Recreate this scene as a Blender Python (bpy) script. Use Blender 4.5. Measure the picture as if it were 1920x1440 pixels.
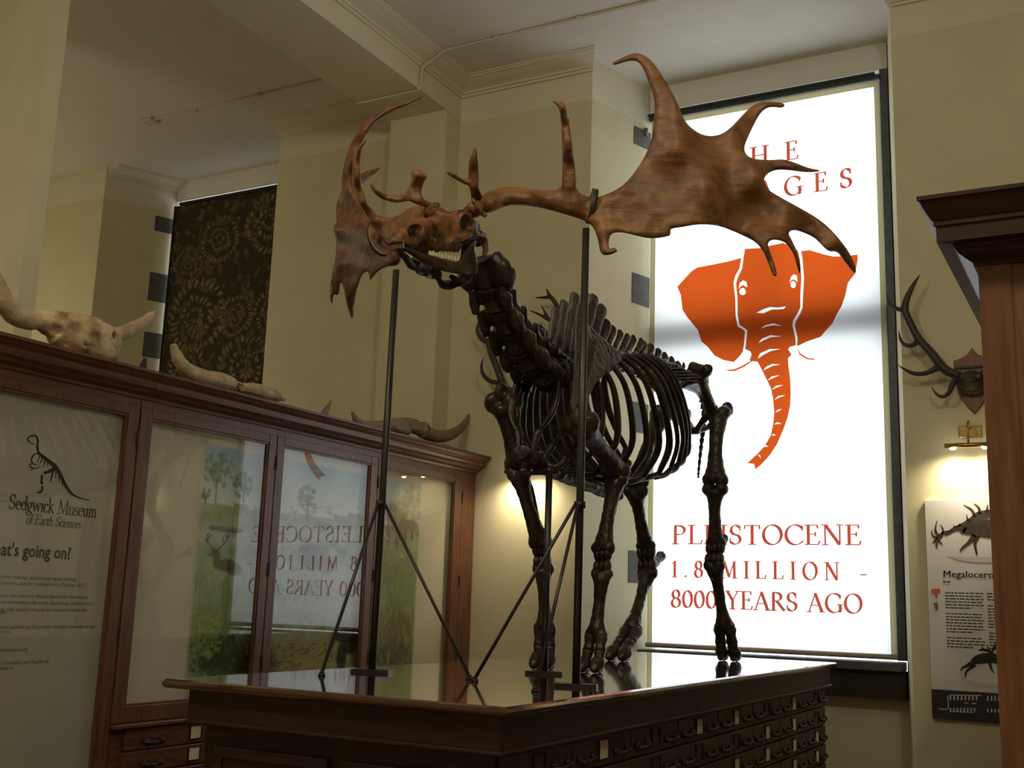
import bpy, bmesh, math, random
import numpy as np
from mathutils import Vector as V, Matrix, geometry, noise as mnoise

for o in list(bpy.data.objects):
    bpy.data.objects.remove(o, do_unlink=True)
scene = bpy.context.scene
col = scene.collection

# ------------------------------------------------------------------ camera
CAM = V((0.0, 0.0, 1.60))
FPX, YAW, PITCH, ROLL = 2107.35, 0.5035877, 0.1906796, 0.033195
_f = V((-math.sin(YAW) * math.cos(PITCH), math.cos(YAW) * math.cos(PITCH), math.sin(PITCH)))
_r = V((math.cos(YAW), math.sin(YAW), 0))
_u = _r.cross(_f)
RIGHT = math.cos(ROLL) * _r + math.sin(ROLL) * _u
UP = -math.sin(ROLL) * _r + math.cos(ROLL) * _u
FWD = _f
cam_data = bpy.data.cameras.new('camera')
cam_data.sensor_width = 36.0
cam_data.lens = FPX / 1920 * 36.0
cam_data.clip_start = 0.05
cam_ob = bpy.data.objects.new('camera', cam_data)
col.objects.link(cam_ob)
cam_ob.matrix_world = Matrix(((RIGHT.x, UP.x, -FWD.x, CAM.x), (RIGHT.y, UP.y, -FWD.y, CAM.y),
                              (RIGHT.z, UP.z, -FWD.z, CAM.z), (0, 0, 0, 1)))
scene.camera = cam_ob

# ------------------------------------------------------------------ sky, exposure
SKY = 2.7
world = bpy.data.worlds.new('overcast_sky')
scene.world = world
world.use_nodes = True
_b = world.node_tree.nodes['Background']
_b.inputs[0].default_value = (0.86, 0.93, 1.0, 1)
_b.inputs[1].default_value = SKY
scene.view_settings.view_transform = 'Standard'
scene.view_settings.look = 'None'
scene.view_settings.gamma = 1.0
scene.view_settings.use_curve_mapping = False
scene.view_settings.exposure = 0.0
try:
    scene.cycles.max_bounces = 10
    scene.cycles.transmission_bounces = 8
    scene.cycles.transparent_max_bounces = 12
    scene.cycles.sample_clamp_indirect = 6.0
except Exception:
    pass


# ------------------------------------------------------------------ pixel of the photograph -> point on a known plane
def ray(px, py):
    return FWD + RIGHT * ((px - 960) / FPX) - UP * ((py - 720) / FPX)


def onX(px, py, X):
    d = ray(px, py)
    return CAM + d * ((X - CAM.x) / d.x)


def onY(px, py, Y):
    d = ray(px, py)
    return CAM + d * ((Y - CAM.y) / d.y)


def onZ(px, py, Z):
    d = ray(px, py)
    return CAM + d * ((Z - CAM.z) / d.z)


# ------------------------------------------------------------------ helpers
def tag(o, label=None, cat=None, group=None, kind=None):
    if label: o['label'] = label
    if cat: o['category'] = cat
    if group: o['group'] = group
    if kind: o['kind'] = kind
    return o


def thing(name, label, cat, loc=(0, 0, 0), group=None):
    o = bpy.data.objects.new(name, None)
    o.empty_display_size = 0.05
    col.objects.link(o)
    o.location = loc
    return tag(o, label, cat, group)


def wloc(o):
    p = V((0, 0, 0))
    while o is not None:
        p = p + o.location
        o = o.parent
    return p


def link(name, me, mat, parent=None, smooth=False, world_coords=True):
    if mat is not None:
        me.materials.clear()
        me.materials.append(mat)
    o = bpy.data.objects.new(name, me)
    col.objects.link(o)
    if parent is not None:
        if world_coords:
            me.transform(Matrix.Translation(-wloc(parent)))
        o.parent = parent
    if smooth:
        for p in me.polygons: p.use_smooth = True
    return o


def obj(name, bm, mat, parent=None, smooth=False, recalc=True):
    if recalc:
        bmesh.ops.recalc_face_normals(bm, faces=bm.faces)
    me = bpy.data.meshes.new(name)
    bm.to_mesh(me)
    bm.free()
    return link(name, me, mat, parent, smooth)


def struct(name, bm, mat, parent=None, smooth=False):
    o = obj(name, bm, mat, parent, smooth)
    if parent is None: o['kind'] = 'structure'
    return o


def NB(): return bmesh.new()


def box(bm, x0, x1, y0, y1, z0, z1, bevel=0.0):
    if x0 > x1: x0, x1 = x1, x0
    if y0 > y1: y0, y1 = y1, y0
    if z0 > z1: z0, z1 = z1, z0
    vs = [bm.verts.new(p) for p in ((x0, y0, z0), (x1, y0, z0), (x1, y1, z0), (x0, y1, z0),
                                    (x0, y0, z1), (x1, y0, z1), (x1, y1, z1), (x0, y1, z1))]
    fs = [bm.faces.new([vs[i] for i in f]) for f in
          ((3, 2, 1, 0), (4, 5, 6, 7), (0, 1, 5, 4), (1, 2, 6, 5), (2, 3, 7, 6), (3, 0, 4, 7))]
    if bevel:
        es = list({e for f in fs for e in f.edges})
        bmesh.ops.bevel(bm, geom=es, offset=bevel, segments=2, affect='EDGES', profile=0.5)
    return bm


def bx(*a, **k): return box(NB(), *a, **k)


def prism(bm, loop_a, loop_b):
    """closed solid between two equal-length loops of points"""
    a = [bm.verts.new(p) for p in loop_a]
    b = [bm.verts.new(p) for p in loop_b]
    n = len(a)
    for i in range(n):
        j = (i + 1) % n
        bm.faces.new((a[i], a[j], b[j], b[i]))
    bm.faces.new(list(reversed(a)))
    bm.faces.new(b)
    return bm


def crspline(pts, per=6):
    """Catmull-Rom through tuples of any length"""
    P = [np.array(p, float) for p in pts]
    if len(P) < 3: per = max(per, 2)
    out = []
    n = len(P)
    for i in range(n - 1):
        p0 = P[i - 1] if i > 0 else 2 * P[0] - P[1]
        p1, p2 = P[i], P[i + 1]
        p3 = P[i + 2] if i + 2 < n else 2 * P[-1] - P[-2]
        for k in range(per):
            t = k / per
            out.append(0.5 * (2 * p1 + (p2 - p0) * t + (2 * p0 - 5 * p1 + 4 * p2 - p3) * t * t + (3 * p1 - p0 - 3 * p2 + p3) * t ** 3))
    out.append(P[-1])
    return out


def tube(bm, pts, radii, n=10, per=5, ref=(0, 0, 1), flat=1.0, cap=True):
    """swept tube with its own radius at every point; flat = ratio across/along ref"""
    rows = [tuple(p) + (r,) for p, r in zip(pts, radii)]
    S = crspline(rows, per) if per > 1 else [np.array(r, float) for r in rows]
    ref = V(ref)
    prev = None
    rings = []
    for i, s in enumerate(S):
        p = V(s[:3])
        a = V(S[max(i - 1, 0)][:3])
        b = V(S[min(i + 1, len(S) - 1)][:3])
        t = (b - a)
        t = t.normalized() if t.length > 1e-9 else V((0, 0, 1))
        if prev is None:
            rr = ref if abs(t.dot(ref)) < 0.95 else V((1, 0, 0))
            side = t.cross(rr).normalized()
        else:
            side = (prev - t * prev.dot(t))
            side = side.normalized() if side.length > 1e-6 else t.cross(V((1, 0, 0))).normalized()
        prev = side
        up = side.cross(t)
        r = max(float(s[3]), 1e-4)
        rings.append([bm.verts.new(p + side * (math.cos(2 * math.pi * k / n) * r * flat) + up * (math.sin(2 * math.pi * k / n) * r)) for k in range(n)])
    for a, b in zip(rings, rings[1:]):
        for k in range(n):
            bm.faces.new((a[k], a[(k + 1) % n], b[(k + 1) % n], b[k]))
    if cap:
        bm.faces.new(list(reversed(rings[0])))
        bm.faces.new(rings[-1])
    return bm


def ell(bm, c, r, rot=None, seg=14, rings=9):
    """ellipsoid"""
    if not hasattr(r, '__len__'): r = (r, r, r)
    m = Matrix.Translation(V(c)) @ (rot.to_4x4() if rot is not None else Matrix.Identity(4)) @ Matrix.Diagonal((r[0], r[1], r[2], 1))
    bmesh.ops.create_uvsphere(bm, u_segments=seg, v_segments=rings, radius=1.0, matrix=m)
    return bm


def cyl(bm, p0, p1, r, n=14, r1=None):
    return tube(bm, [p0, p1], [r, r if r1 is None else r1], n=n, per=1)


def fuse(bm, voxel=0.008, smooth=3, cutters=None):
    """fuse overlapping solids into one organic surface"""
    me = bpy.data.meshes.new('t')
    bmesh.ops.recalc_face_normals(bm, faces=bm.faces)
    bm.to_mesh(me)
    bm.free()
    o = bpy.data.objects.new('t', me)
    col.objects.link(o)
    m = o.modifiers.new('r', 'REMESH')
    m.mode = 'VOXEL'
    m.voxel_size = voxel
    tmp = []
    if cutters is not None:
        cm = bpy.data.meshes.new('c')
        cutters.to_mesh(cm)
        cutters.free()
        c = bpy.data.objects.new('c', cm)
        col.objects.link(c)
        tmp.append(c)
        b = o.modifiers.new('b', 'BOOLEAN')
        b.operation = 'DIFFERENCE'
        b.object = c
        b.solver = 'EXACT'
        b.use_self = True
        m2 = o.modifiers.new('r2', 'REMESH')
        m2.mode = 'VOXEL'
        m2.voxel_size = voxel
    if smooth:
        s = o.modifiers.new('s', 'SMOOTH')
        s.factor = 0.5
        s.iterations = smooth
    dg = bpy.context.evaluated_depsgraph_get()
    me2 = bpy.data.meshes.new_from_object(o.evaluated_get(dg))
    for t in tmp + [o]:
        bpy.data.objects.remove(t, do_unlink=True)
    for p in me2.polygons: p.use_smooth = True
    return me2


def weather(me, amp=0.004, freq=22.0, amp2=0.0):
    """uneven, pitted bone surface"""
    me.update()
    nr = [v.normal.copy() for v in me.vertices]
    for v, n in zip(me.vertices, nr):
        d = mnoise.noise(v.co * freq) * amp
        if amp2: d += (mnoise.noise(v.co * freq * 0.3) - 0.1) * amp2
        v.co += n * d
    return me


# ------------------------------------------------------------------ materials
MATS = {}


def nodes_of(name):
    m = bpy.data.materials.new(name)
    m.use_nodes = True
    nt = m.node_tree
    nt.nodes.clear()
    out = nt.nodes.new('ShaderNodeOutputMaterial')
    MATS[name] = m
    return m, nt, out


def N(nt, t, **k):
    n = nt.nodes.new(t)
    for a, b in k.items():
        if a.startswith('i_'):
            n.inputs[a[2:].replace('_', ' ')].default_value = b
        else:
            setattr(n, a, b)
    return n


def paint(name, c1, c2=None, rough=0.6, scale=6.0, stretch=(1, 1, 1), detail=4, bump=0.0, bscale=None, metal=0.0, coat=0.0, spec=0.5, ramp=(0.35, 0.65), rot=0.0):
    m, nt, out = nodes_of(name)
    p = N(nt, 'ShaderNodeBsdfPrincipled')
    p.inputs['Roughness'].default_value = rough
    p.inputs['Metallic'].default_value = metal
    p.inputs['Coat Weight'].default_value = coat
    p.inputs['Coat Roughness'].default_value = 0.06
    p.inputs['Specular IOR Level'].default_value = spec
    nt.links.new(p.outputs[0], out.inputs[0])
    tc = N(nt, 'ShaderNodeTexCoord')
    mp = N(nt, 'ShaderNodeMapping')
    mp.inputs['Scale'].default_value = stretch
    mp.vector_type = 'TEXTURE' if rot else 'POINT'
    if rot:
        mp.inputs['Rotation'].default_value = (0, 0, rot)
        mp.inputs['Scale'].default_value = tuple(1.0 / v for v in stretch)
    nt.links.new(tc.outputs['Object'], mp.inputs[0])
    nz = N(nt, 'ShaderNodeTexNoise')
    nz.inputs['Scale'].default_value = scale
    nz.inputs['Detail'].default_value = detail
    nt.links.new(mp.outputs[0], nz.inputs[0])
    cr = N(nt, 'ShaderNodeValToRGB')
    cr.color_ramp.elements[0].position, cr.color_ramp.elements[1].position = ramp
    cr.color_ramp.elements[0].color = (*c1, 1)
    cr.color_ramp.elements[1].color = (*(c2 or c1), 1)
    nt.links.new(nz.outputs[0], cr.inputs[0])
    nt.links.new(cr.outputs[0], p.inputs['Base Color'])
    if bump:
        b = N(nt, 'ShaderNodeBump')
        b.inputs['Strength'].default_value = bump
        b.inputs['Distance'].default_value = 0.01
        n2 = nz
        if bscale:
            n2 = N(nt, 'ShaderNodeTexNoise')
            n2.inputs['Scale'].default_value = bscale
            n2.inputs['Detail'].default_value = 5
            nt.links.new(mp.outputs[0], n2.inputs[0])
        nt.links.new(n2.outputs[0], b.inputs['Height'])
        nt.links.new(b.outputs[0], p.inputs['Normal'])
    return m


def vcol(name, rough=0.7, spec=0.3):
    """flat print: colour stored on the sheet"""
    m, nt, out = nodes_of(name)
    p = N(nt, 'ShaderNodeBsdfPrincipled')
    p.inputs['Roughness'].default_value = rough
    p.inputs['Specular IOR Level'].default_value = spec
    a = N(nt, 'ShaderNodeAttribute', attribute_name='ink')
    nt.links.new(a.outputs['Color'], p.inputs['Base Color'])
    nt.links.new(p.outputs[0], out.inputs[0])
    return m


def cloth_light(name, col_t, col_d, mix=0.25):
    """thin fabric that lets daylight through"""
    m, nt, out = nodes_of(name)
    t = N(nt, 'ShaderNodeBsdfTranslucent')
    t.inputs[0].default_value = (*col_t, 1)
    d = N(nt, 'ShaderNodeBsdfDiffuse')
    d.inputs[0].default_value = (*col_d, 1)
    x = N(nt, 'ShaderNodeMixShader')
    x.inputs[0].default_value = mix
    nt.links.new(t.outputs[0], x.inputs[1])
    nt.links.new(d.outputs[0], x.inputs[2])
    nt.links.new(x.outputs[0], out.inputs[0])
    return m


def glass(name, ior=1.6, tint=(1, 1, 1), rough=0.0):
    m, nt, out = nodes_of(name)
    t = N(nt, 'ShaderNodeBsdfTransparent')
    t.inputs[0].default_value = (*tint, 1)
    g = N(nt, 'ShaderNodeBsdfGlossy')
    g.inputs['Roughness'].default_value = rough
    # Schlick reflectance, the same from both sides of the sheet
    f0 = 1.7 * ((ior - 1) / (ior + 1)) ** 2
    lw = N(nt, 'ShaderNodeLayerWeight')
    lw.inputs['Blend'].default_value = 0.5
    pw = N(nt, 'ShaderNodeMath', operation='POWER')
    pw.inputs[1].default_value = 5.0
    nt.links.new(lw.outputs['Facing'], pw.inputs[0])
    fr = N(nt, 'ShaderNodeMath', operation='MULTIPLY_ADD')
    fr.inputs[1].default_value = 1 - f0
    fr.inputs[2].default_value = f0
    nt.links.new(pw.outputs[0], fr.inputs[0])
    x = N(nt, 'ShaderNodeMixShader')
    nt.links.new(fr.outputs[0], x.inputs[0])
    nt.links.new(t.outputs[0], x.inputs[1])
    nt.links.new(g.outputs[0], x.inputs[2])
    nt.links.new(x.outputs[0], out.inputs[0])
    return m


def emit(name, c, s):
    m, nt, out = nodes_of(name)
    e = N(nt, 'ShaderNodeEmission')
    e.inputs[0].default_value = (*c, 1)
    e.inputs[1].default_value = s
    nt.links.new(e.outputs[0], out.inputs[0])
    return m


M_WALL = paint('wall_paint', (0.62, 0.57, 0.37), (0.66, 0.61, 0.40), 0.75, scale=3)
M_FRIEZE = paint('frieze_paint', (0.68, 0.64, 0.48), (0.71, 0.67, 0.51), 0.75, scale=3)
M_CEIL = paint('ceiling_paint', (0.72, 0.69, 0.62), (0.75, 0.72, 0.65), 0.8, scale=3)
M_REVEAL = paint('reveal_paint', (0.76, 0.74, 0.68), (0.79, 0.77, 0.71), 0.7, scale=3)
M_FLOOR = paint('floor_wood', (0.16, 0.09, 0.05), (0.22, 0.12, 0.06), 0.4, scale=5, stretch=(6, 0.6, 1))
M_QUOIN = paint('dark_stone', (0.075, 0.072, 0.07), (0.10, 0.095, 0.09), 0.7, scale=12)
M_WOODY = paint('mahogany_y', (0.078, 0.028, 0.013), (0.155, 0.058, 0.026), 0.38, scale=5, stretch=(9, 0.8, 9), detail=6, bump=0.03)
M_WOODX = paint('mahogany_x', (0.078, 0.028, 0.013), (0.155, 0.058, 0.026), 0.38, scale=5, stretch=(0.8, 9, 9), detail=6, bump=0.03)
M_WOODZ = paint('mahogany_z', (0.082, 0.030, 0.014), (0.165, 0.062, 0.027), 0.38, scale=5, stretch=(9, 9, 0.7), detail=6, bump=0.03)
M_PLY = paint('plinth_top_wood', (0.055, 0.020, 0.010), (0.095, 0.036, 0.017), 0.08, scale=5, stretch=(9, 0.8, 9), detail=6, spec=0.9, coat=1.0)
M_PLY.node_tree.nodes['Principled BSDF'].inputs['Coat IOR'].default_value = 1.75
M_DWOODY = paint('dark_oak_y', (0.022, 0.0095, 0.0055), (0.045, 0.019, 0.010), 0.42, scale=5, stretch=(9, 0.8, 9), detail=6)
M_DWOODX = paint('dark_oak_x', (0.022, 0.0095, 0.0055), (0.045, 0.019, 0.010), 0.42, scale=5, stretch=(0.8, 9, 9), detail=6)
M_TEAK = paint('end_panel_wood', (0.135, 0.055, 0.024), (0.215, 0.092, 0.042), 0.45, scale=5, stretch=(9, 9, 0.7), detail=6)
M_DRAWER = paint('drawer_front', (0.050, 0.030, 0.016), (0.075, 0.044, 0.022), 0.45, scale=6, stretch=(9, 0.8, 9), detail=6)
M_IRON = paint('dark_iron', (0.018, 0.015, 0.013), (0.03, 0.026, 0.022), 0.42, scale=20, metal=0.3)
M_ROD = paint('painted_rod', (0.022, 0.019, 0.016), (0.034, 0.028, 0.023), 0.38, scale=20)
M_BRASS = paint('brass', (0.35, 0.24, 0.09), (0.45, 0.32, 0.13), 0.35, scale=20, metal=1.0)
M_CARD = paint('label_card', (0.62, 0.54, 0.36), (0.70, 0.62, 0.44), 0.8, scale=10)
M_FRAME = paint('window_steel', (0.06, 0.07, 0.085), (0.10, 0.11, 0.125), 0.45, scale=15, metal=0.2)
M_BLACK = paint('black_rail', (0.012, 0.011, 0.010), (0.02, 0.018, 0.016), 0.5, scale=15)
M_SHELF = paint('dark_apron', (0.020, 0.015, 0.013), (0.030, 0.022, 0.018), 0.55, scale=15)
M_SILL = paint('window_sill_slate', (0.10, 0.105, 0.115), (0.13, 0.135, 0.145), 0.35, scale=10)
M_BLIND = cloth_light('white_blind_cloth', (0.93, 0.92, 0.90), (0.75, 0.74, 0.72), 0.16)
M_ORANGE = cloth_light('orange_print', (0.60, 0.088, 0.012), (0.60, 0.085, 0.015), 0.22)
M_RED = cloth_light('red_print', (0.42, 0.062, 0.032), (0.45, 0.06, 0.03), 0.18)
M_HEM = cloth_light('blind_hem', (0.66, 0.62, 0.45), (0.66, 0.60, 0.42), 0.2)
M_TAN = paint('blind_bar_wood', (0.36, 0.27, 0.18), (0.42, 0.32, 0.22), 0.5, scale=8, stretch=(0.6, 8, 8))
M_GLASS = glass('cabinet_glass', 1.62, (0.97, 0.98, 0.96))
M_PANE = glass('window_glass', 1.45, (0.95, 0.97, 0.97))
M_BONE = paint('dark_bone', (0.012, 0.008, 0.005), (0.058, 0.034, 0.018), 0.34, scale=12, detail=6, bump=0.25, bscale=60)
M_BONEG = paint('grey_bone', (0.055, 0.046, 0.037), (0.115, 0.094, 0.072), 0.42, scale=9, detail=6, bump=0.25, bscale=60)
M_SKULL = paint('skull_bone', (0.032, 0.012, 0.005), (0.28, 0.110, 0.032), 0.45, scale=11, detail=8, bump=0.4, bscale=60, ramp=(0.38, 0.66))
M_ANT = paint('antler', (0.115, 0.045, 0.016), (0.34, 0.160, 0.054), 0.46, scale=3.2, detail=8, bump=0.5, bscale=7, ramp=(0.28, 0.74), rot=math.radians(33), stretch=(1, 6, 6))
M_ANTL = paint('antler_red', (0.09, 0.033, 0.013), (0.22, 0.086, 0.032), 0.5, scale=3.2, detail=8, bump=0.5, bscale=7, rot=math.radians(118), stretch=(1, 6, 6))
M_TOOTH = paint('tooth', (0.62, 0.54, 0.36), (0.75, 0.68, 0.50), 0.35, scale=30)
M_STRAP = paint('leather_strap', (0.022, 0.019, 0.015), (0.035, 0.03, 0.024), 0.5, scale=30)
M_STRAPE = paint('strap_felt', (0.55, 0.44, 0.26), (0.62, 0.50, 0.32), 0.8, scale=30)
M_HORN = paint('pale_horn', (0.30, 0.22, 0.12), (0.50, 0.39, 0.23), 0.6, scale=9, detail=7, bump=0.4, bscale=40)
M_HORND = paint('grey_horn', (0.15, 0.11, 0.065), (0.25, 0.185, 0.115), 0.6, scale=9, detail=7, bump=0.4, bscale=40)
M_BISON = paint('bison_bone', (0.22, 0.13, 0.055), (0.58, 0.45, 0.26), 0.65, scale=8, detail=8, bump=0.5, bscale=45, ramp=(0.38, 0.58))
M_TROPHY = paint('trophy_antler', (0.020, 0.014, 0.010), (0.045, 0.030, 0.018), 0.5, scale=9, detail=6)
M_SHIELD = paint('shield_wood', (0.16, 0.075, 0.032), (0.23, 0.115, 0.05), 0.5, scale=6, stretch=(8, 8, 0.8))
M_PANEL = paint('cream_board', (0.62, 0.56, 0.42), (0.65, 0.59, 0.45), 0.7, scale=3)
M_PANELG = paint('grey_green_board', (0.42, 0.405, 0.325), (0.46, 0.44, 0.355), 0.7, scale=4)
M_POSTER = paint('poster_board', (0.66, 0.65, 0.62), (0.70, 0.69, 0.66), 0.55, scale=4)
M_INK = paint('black_ink', (0.015, 0.014, 0.013), None, 0.6)
M_INKG = paint('grey_ink', (0.075, 0.072, 0.068), None, 0.6)
M_INKB = paint('brown_ink', (0.030, 0.020, 0.013), (0.06, 0.04, 0.026), 0.6, scale=30)
M_INKL = paint('pale_ink', (0.55, 0.54, 0.50), None, 0.6)
M_INKO = paint('orange_ink', (0.55, 0.12, 0.04), None, 0.6)
M_CONDUIT = paint('conduit_paint', (0.60, 0.55, 0.42), (0.64, 0.58, 0.45), 0.6, scale=8)
M_PRINT = vcol('mural_print')
M_AMMO = vcol('ammonite_print', 0.85, 0.1)
M_BULB = emit('lamp_bulb', (1.0, 0.90, 0.70), 40.0)
M_LAMP = emit('ceiling_lamp_glass', (1.0, 0.90, 0.70), 98.0)
M_LAMP2 = emit('warm_lamp_glass', (1.0, 0.87, 0.62), 30.0)
# ------------------------------------------------------------------ the room
YB, YW, ZC, ZF = 8.14, 8.91, 6.20, 5.836        # wall face, window plane, ceiling, frieze line
W1 = (-3.796, -1.337, -3.564, -1.497)            # splayed window recess: outer left/right, inner left/right
W2 = (-9.700, -7.224, -9.360, -7.450)
XL, XR, YF = -12.5, 4.0, -4.5


def wall_blocks(z0, z1):
    bm = NB()
    for poly in (((XL, YB), (W2[0], YB), (W2[2], YW), (W2[2], 9.15), (XL, 9.15)),
                 ((W2[1], YB), (W1[0], YB), (W1[2], YW), (W1[2], 9.15), (W2[3], 9.15), (W2[3], YW)),
                 ((W1[1], YB), (XR, YB), (XR, 9.15), (W1[3], 9.15), (W1[3], YW))):
        prism(bm, [(x, y, z0) for x, y in poly], [(x, y, z1) for x, y in poly])
    return bm


bm = wall_blocks(0, ZF)
for w in (W1, W2):
    box(bm, w[2], w[3], YW, 9.15, 0, 1.10)
struct('wall_back', bm, M_WALL)
struct('wall_frieze', wall_blocks(ZF, ZC), M_FRIEZE)
for k, w in enumerate((W1, W2)):
    struct('wall_lintel_%d' % (k + 1), bx(w[2], w[3], YW - 0.03, 9.15, 5.965, ZC), M_CEIL)
struct('wall_left', bx(XL - 0.2, XL, YF, 9.15, 0, ZC), M_WALL)
struct('wall_right', bx(XR, XR + 0.2, YF, 9.15, 0, ZC), M_WALL)
struct('wall_front', bx(XL, XR, YF - 0.2, YF, 0, ZC), M_WALL)
struct('floor', bx(XL - 0.2, XR + 0.2, YF - 0.2, 9.15, -0.1, 0), M_FLOOR)
struct('ceiling', bx(XL - 0.2, XR + 0.2, YF - 0.2, 9.15, ZC, ZC + 0.15), M_CEIL)
struct('wall_partition', bx(-8.2, -6.53, 4.86, 5.0, 0, ZC), M_WALL)
# pilaster with the ceiling beam that rests on it
struct('wall_pilaster', bx(-5.71, -5.11, 7.90, YB, 0, 5.887), M_WALL)
struct('trim_1', bx(-5.76, -5.11, YF, YB, 5.887, ZC), M_FRIEZE)
# cove cornice: (out from wall, z)
CROWN = [(0, 6.085), (0.022, 6.085), (0.026, 6.105), (0.045, 6.108), (0.05, 6.125), (0.075, 6.135), (0.13, 6.152), (0.175, 6.172), (0.195, 6.176), (0.2, 6.186), (0.215, 6.188), (0.215, ZC), (0, ZC)]


def crown_x(bm, x0, x1, y, d0=0, d1=0):          # runs along X on a wall facing -Y; d = mitre growth at the ends
    prism(bm, [(x0 - d0 * a, y - a, z) for a, z in CROWN], [(x1 + d1 * a, y - a, z) for a, z in CROWN])


def crown_y(bm, y0, y1, x, s, d1=0):             # runs along Y on a face turned to s
    prism(bm, [(x + s * a, y0, z) for a, z in CROWN], [(x + s * a, y1 - d1 * a, z) for a, z in CROWN])


bm = NB(); crown_x(bm, -5.11, W1[0], YB, -1, 0.55); struct('trim_2', bm, M_FRIEZE)
bm = NB(); crown_x(bm, W1[1], XR, YB, 0.55, 0); struct('trim_3', bm, M_FRIEZE)
bm = NB(); crown_x(bm, W2[1], -5.76, YB, 0, -1); struct('trim_4', bm, M_FRIEZE)
bm = NB(); crown_y(bm, YF, YB, -5.11, 1, 1); struct('trim_5', bm, M_FRIEZE)
bm = NB(); crown_y(bm, YF, YB, -5.76, -1, 1); struct('trim_6', bm, M_FRIEZE)
# cornice along the splayed left reveal of the far window recess
bm = NB()
prism(bm, [(W2[0] + a * 0.75, YB + 0.02, z) for a, z in CROWN], [(W2[2] + a * 0.75, YW - 0.03, z) for a, z in CROWN])
struct('trim_7', bm, M_FRIEZE)
# skirting board
struct('baseboard_back', bx(-5.11, W1[0], YB - 0.025, YB, 0, 0.2, bevel=0.008), M_WOODX)
struct('baseboard_right', bx(W1[1], -0.35, YB - 0.025, YB, 0, 0.2, bevel=0.008), M_WOODX)

# surface conduit across ceiling and beam
yc = 7.45
bm = NB()
tube(bm, [(-8.27, yc, 6.19), (-5.98, yc, 6.19)], [0.011] * 2, n=8, per=1)
tube(bm, [(-5.955, yc, 6.185), (-5.79, yc, 6.11), (-5.775, yc, 5.885), (-5.745, yc, 5.875), (-5.13, yc, 5.875)], [0.011] * 5, n=8, per=1)
tube(bm, [(-5.12, yc, 5.875), (-5.095, yc, 5.90), (-5.085, yc, 6.08), (-4.88, yc, 6.18), (-4.85, yc, 6.19), (1.0, yc, 6.19)], [0.011] * 6, n=8, per=1)
cond = obj('ceiling_conduit', bm, M_CONDUIT)
tag(cond, 'thin cream pipe run across the ceiling and under the beam', 'pipe')
for x in (-7.72, -6.9, -4.35, -3.6):
    obj('clip', bx(x - 0.02, x + 0.02, yc - 0.022, yc + 0.022, 6.172, 6.2, bevel=0.004), M_CONDUIT, cond)
obj('junction_box', bx(-8.40, -8.26, yc - 0.06, yc + 0.06, 6.165, 6.2, bevel=0.01), M_CONDUIT, cond)


# ------------------------------------------------------------------ windows
def window(n, w):
    x0, x1 = w[2], w[3]
    xm = (x0 + x1) / 2
    z0, z1 = 1.26, 5.965
    zt = onY(1450, 618, 8.95).z
    bm = NB()
    fw = 0.062
    box(bm, x0, x0 + 0.012, 8.99, 9.05, z0, z1)
    box(bm, x1 - fw, x1, 8.868, 9.05, z0, z1)
    box(bm, x0 + 0.012, x1 - fw, 8.99, 9.05, z1 - 0.03, z1)
    box(bm, x0 + 0.012, x1 - fw, 8.99, 9.05, z0, z0 + 0.02)
    o = struct('window_%d' % n, bm, M_FRAME)
    obj('transom', bx(x0 + 0.012, x1 - fw, 8.955, 9.06, zt - 0.125, zt + 0.125), M_FRAME, o)
    obj('mullion', bx(xm - 0.022, xm + 0.022, 9.0, 9.05, z0 + 0.02, zt - 0.125), M_FRAME, o)
    obj('mullion', bx(xm - 0.022, xm + 0.022, 9.0, 9.05, zt + 0.125, z1 - 0.03), M_FRAME, o)
    for (a, b) in ((x0 + 0.012, xm - 0.022), (xm + 0.022, x1 - fw)):
        for (c, d) in ((z0 + 0.02, zt - 0.125), (zt + 0.125, z1 - 0.03)):
            bm = NB()
            v = [bm.verts.new(p) for p in ((a, 9.02, c), (b, 9.02, c), (b, 9.02, d), (a, 9.02, d))]
            bm.faces.new(v)
            obj('pane', bm, M_PANE, o)
    obj('window_sill', bx(x0 + 0.005, x1 - 0.005, 8.70, 8.93, 1.187, 1.252, bevel=0.008), M_SILL, o)
    obj('apron', bx(x0 - 0.02, x1 + 0.01, 8.76, 8.91, 0.985, 1.187), M_SHELF, o)
    # dark stone quoins left bare on the splayed reveal
    return o


win1 = window(1, W1)
win2 = window(2, W2)


def quoin(parent, w, za, zb, t0=0.70):
    xo, xi = w[0], w[2]
    d = V((xi - xo, YW - YB, 0)); nrm = V((d.y, -d.x, 0)).normalized()
    a = V((xo, YB, 0)) + d * t0
    b = V((xo, YB, 0)) + d * 0.995
    bm = NB()
    prism(bm, [(*(p.xy), za) for p in (a, b, b + nrm * 0.006, a + nrm * 0.006)], [(*(p.xy), zb) for p in (a, b, b + nrm * 0.006, a + nrm * 0.006)])
    obj('quoin', bm, M_QUOIN, parent)


for (x, a, b) in ((1190, 236, 269), (1186, 511, 567), (1183, 752, 808), (1175, 1032, 1092)):
    quoin(win1, W1, onY(x, b, 8.687).z, onY(x, a, 8.687).z)
for (x, a, b) in ((291, 405, 432), (282, 510, 562), (268, 622, 668), (255, 735, 780)):
    quoin(win2, W2, onY(x, b, 8.687).z, onY(x, a, 8.687).z)

# ------------------------------------------------------------------ lettering drawn with a broad nib (roman capitals and lower case)
NIB = [(math.cos(a) * 0.5, math.sin(a) * 0.5) for a in [k * math.pi / 5 for k in range(10)]]


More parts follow.
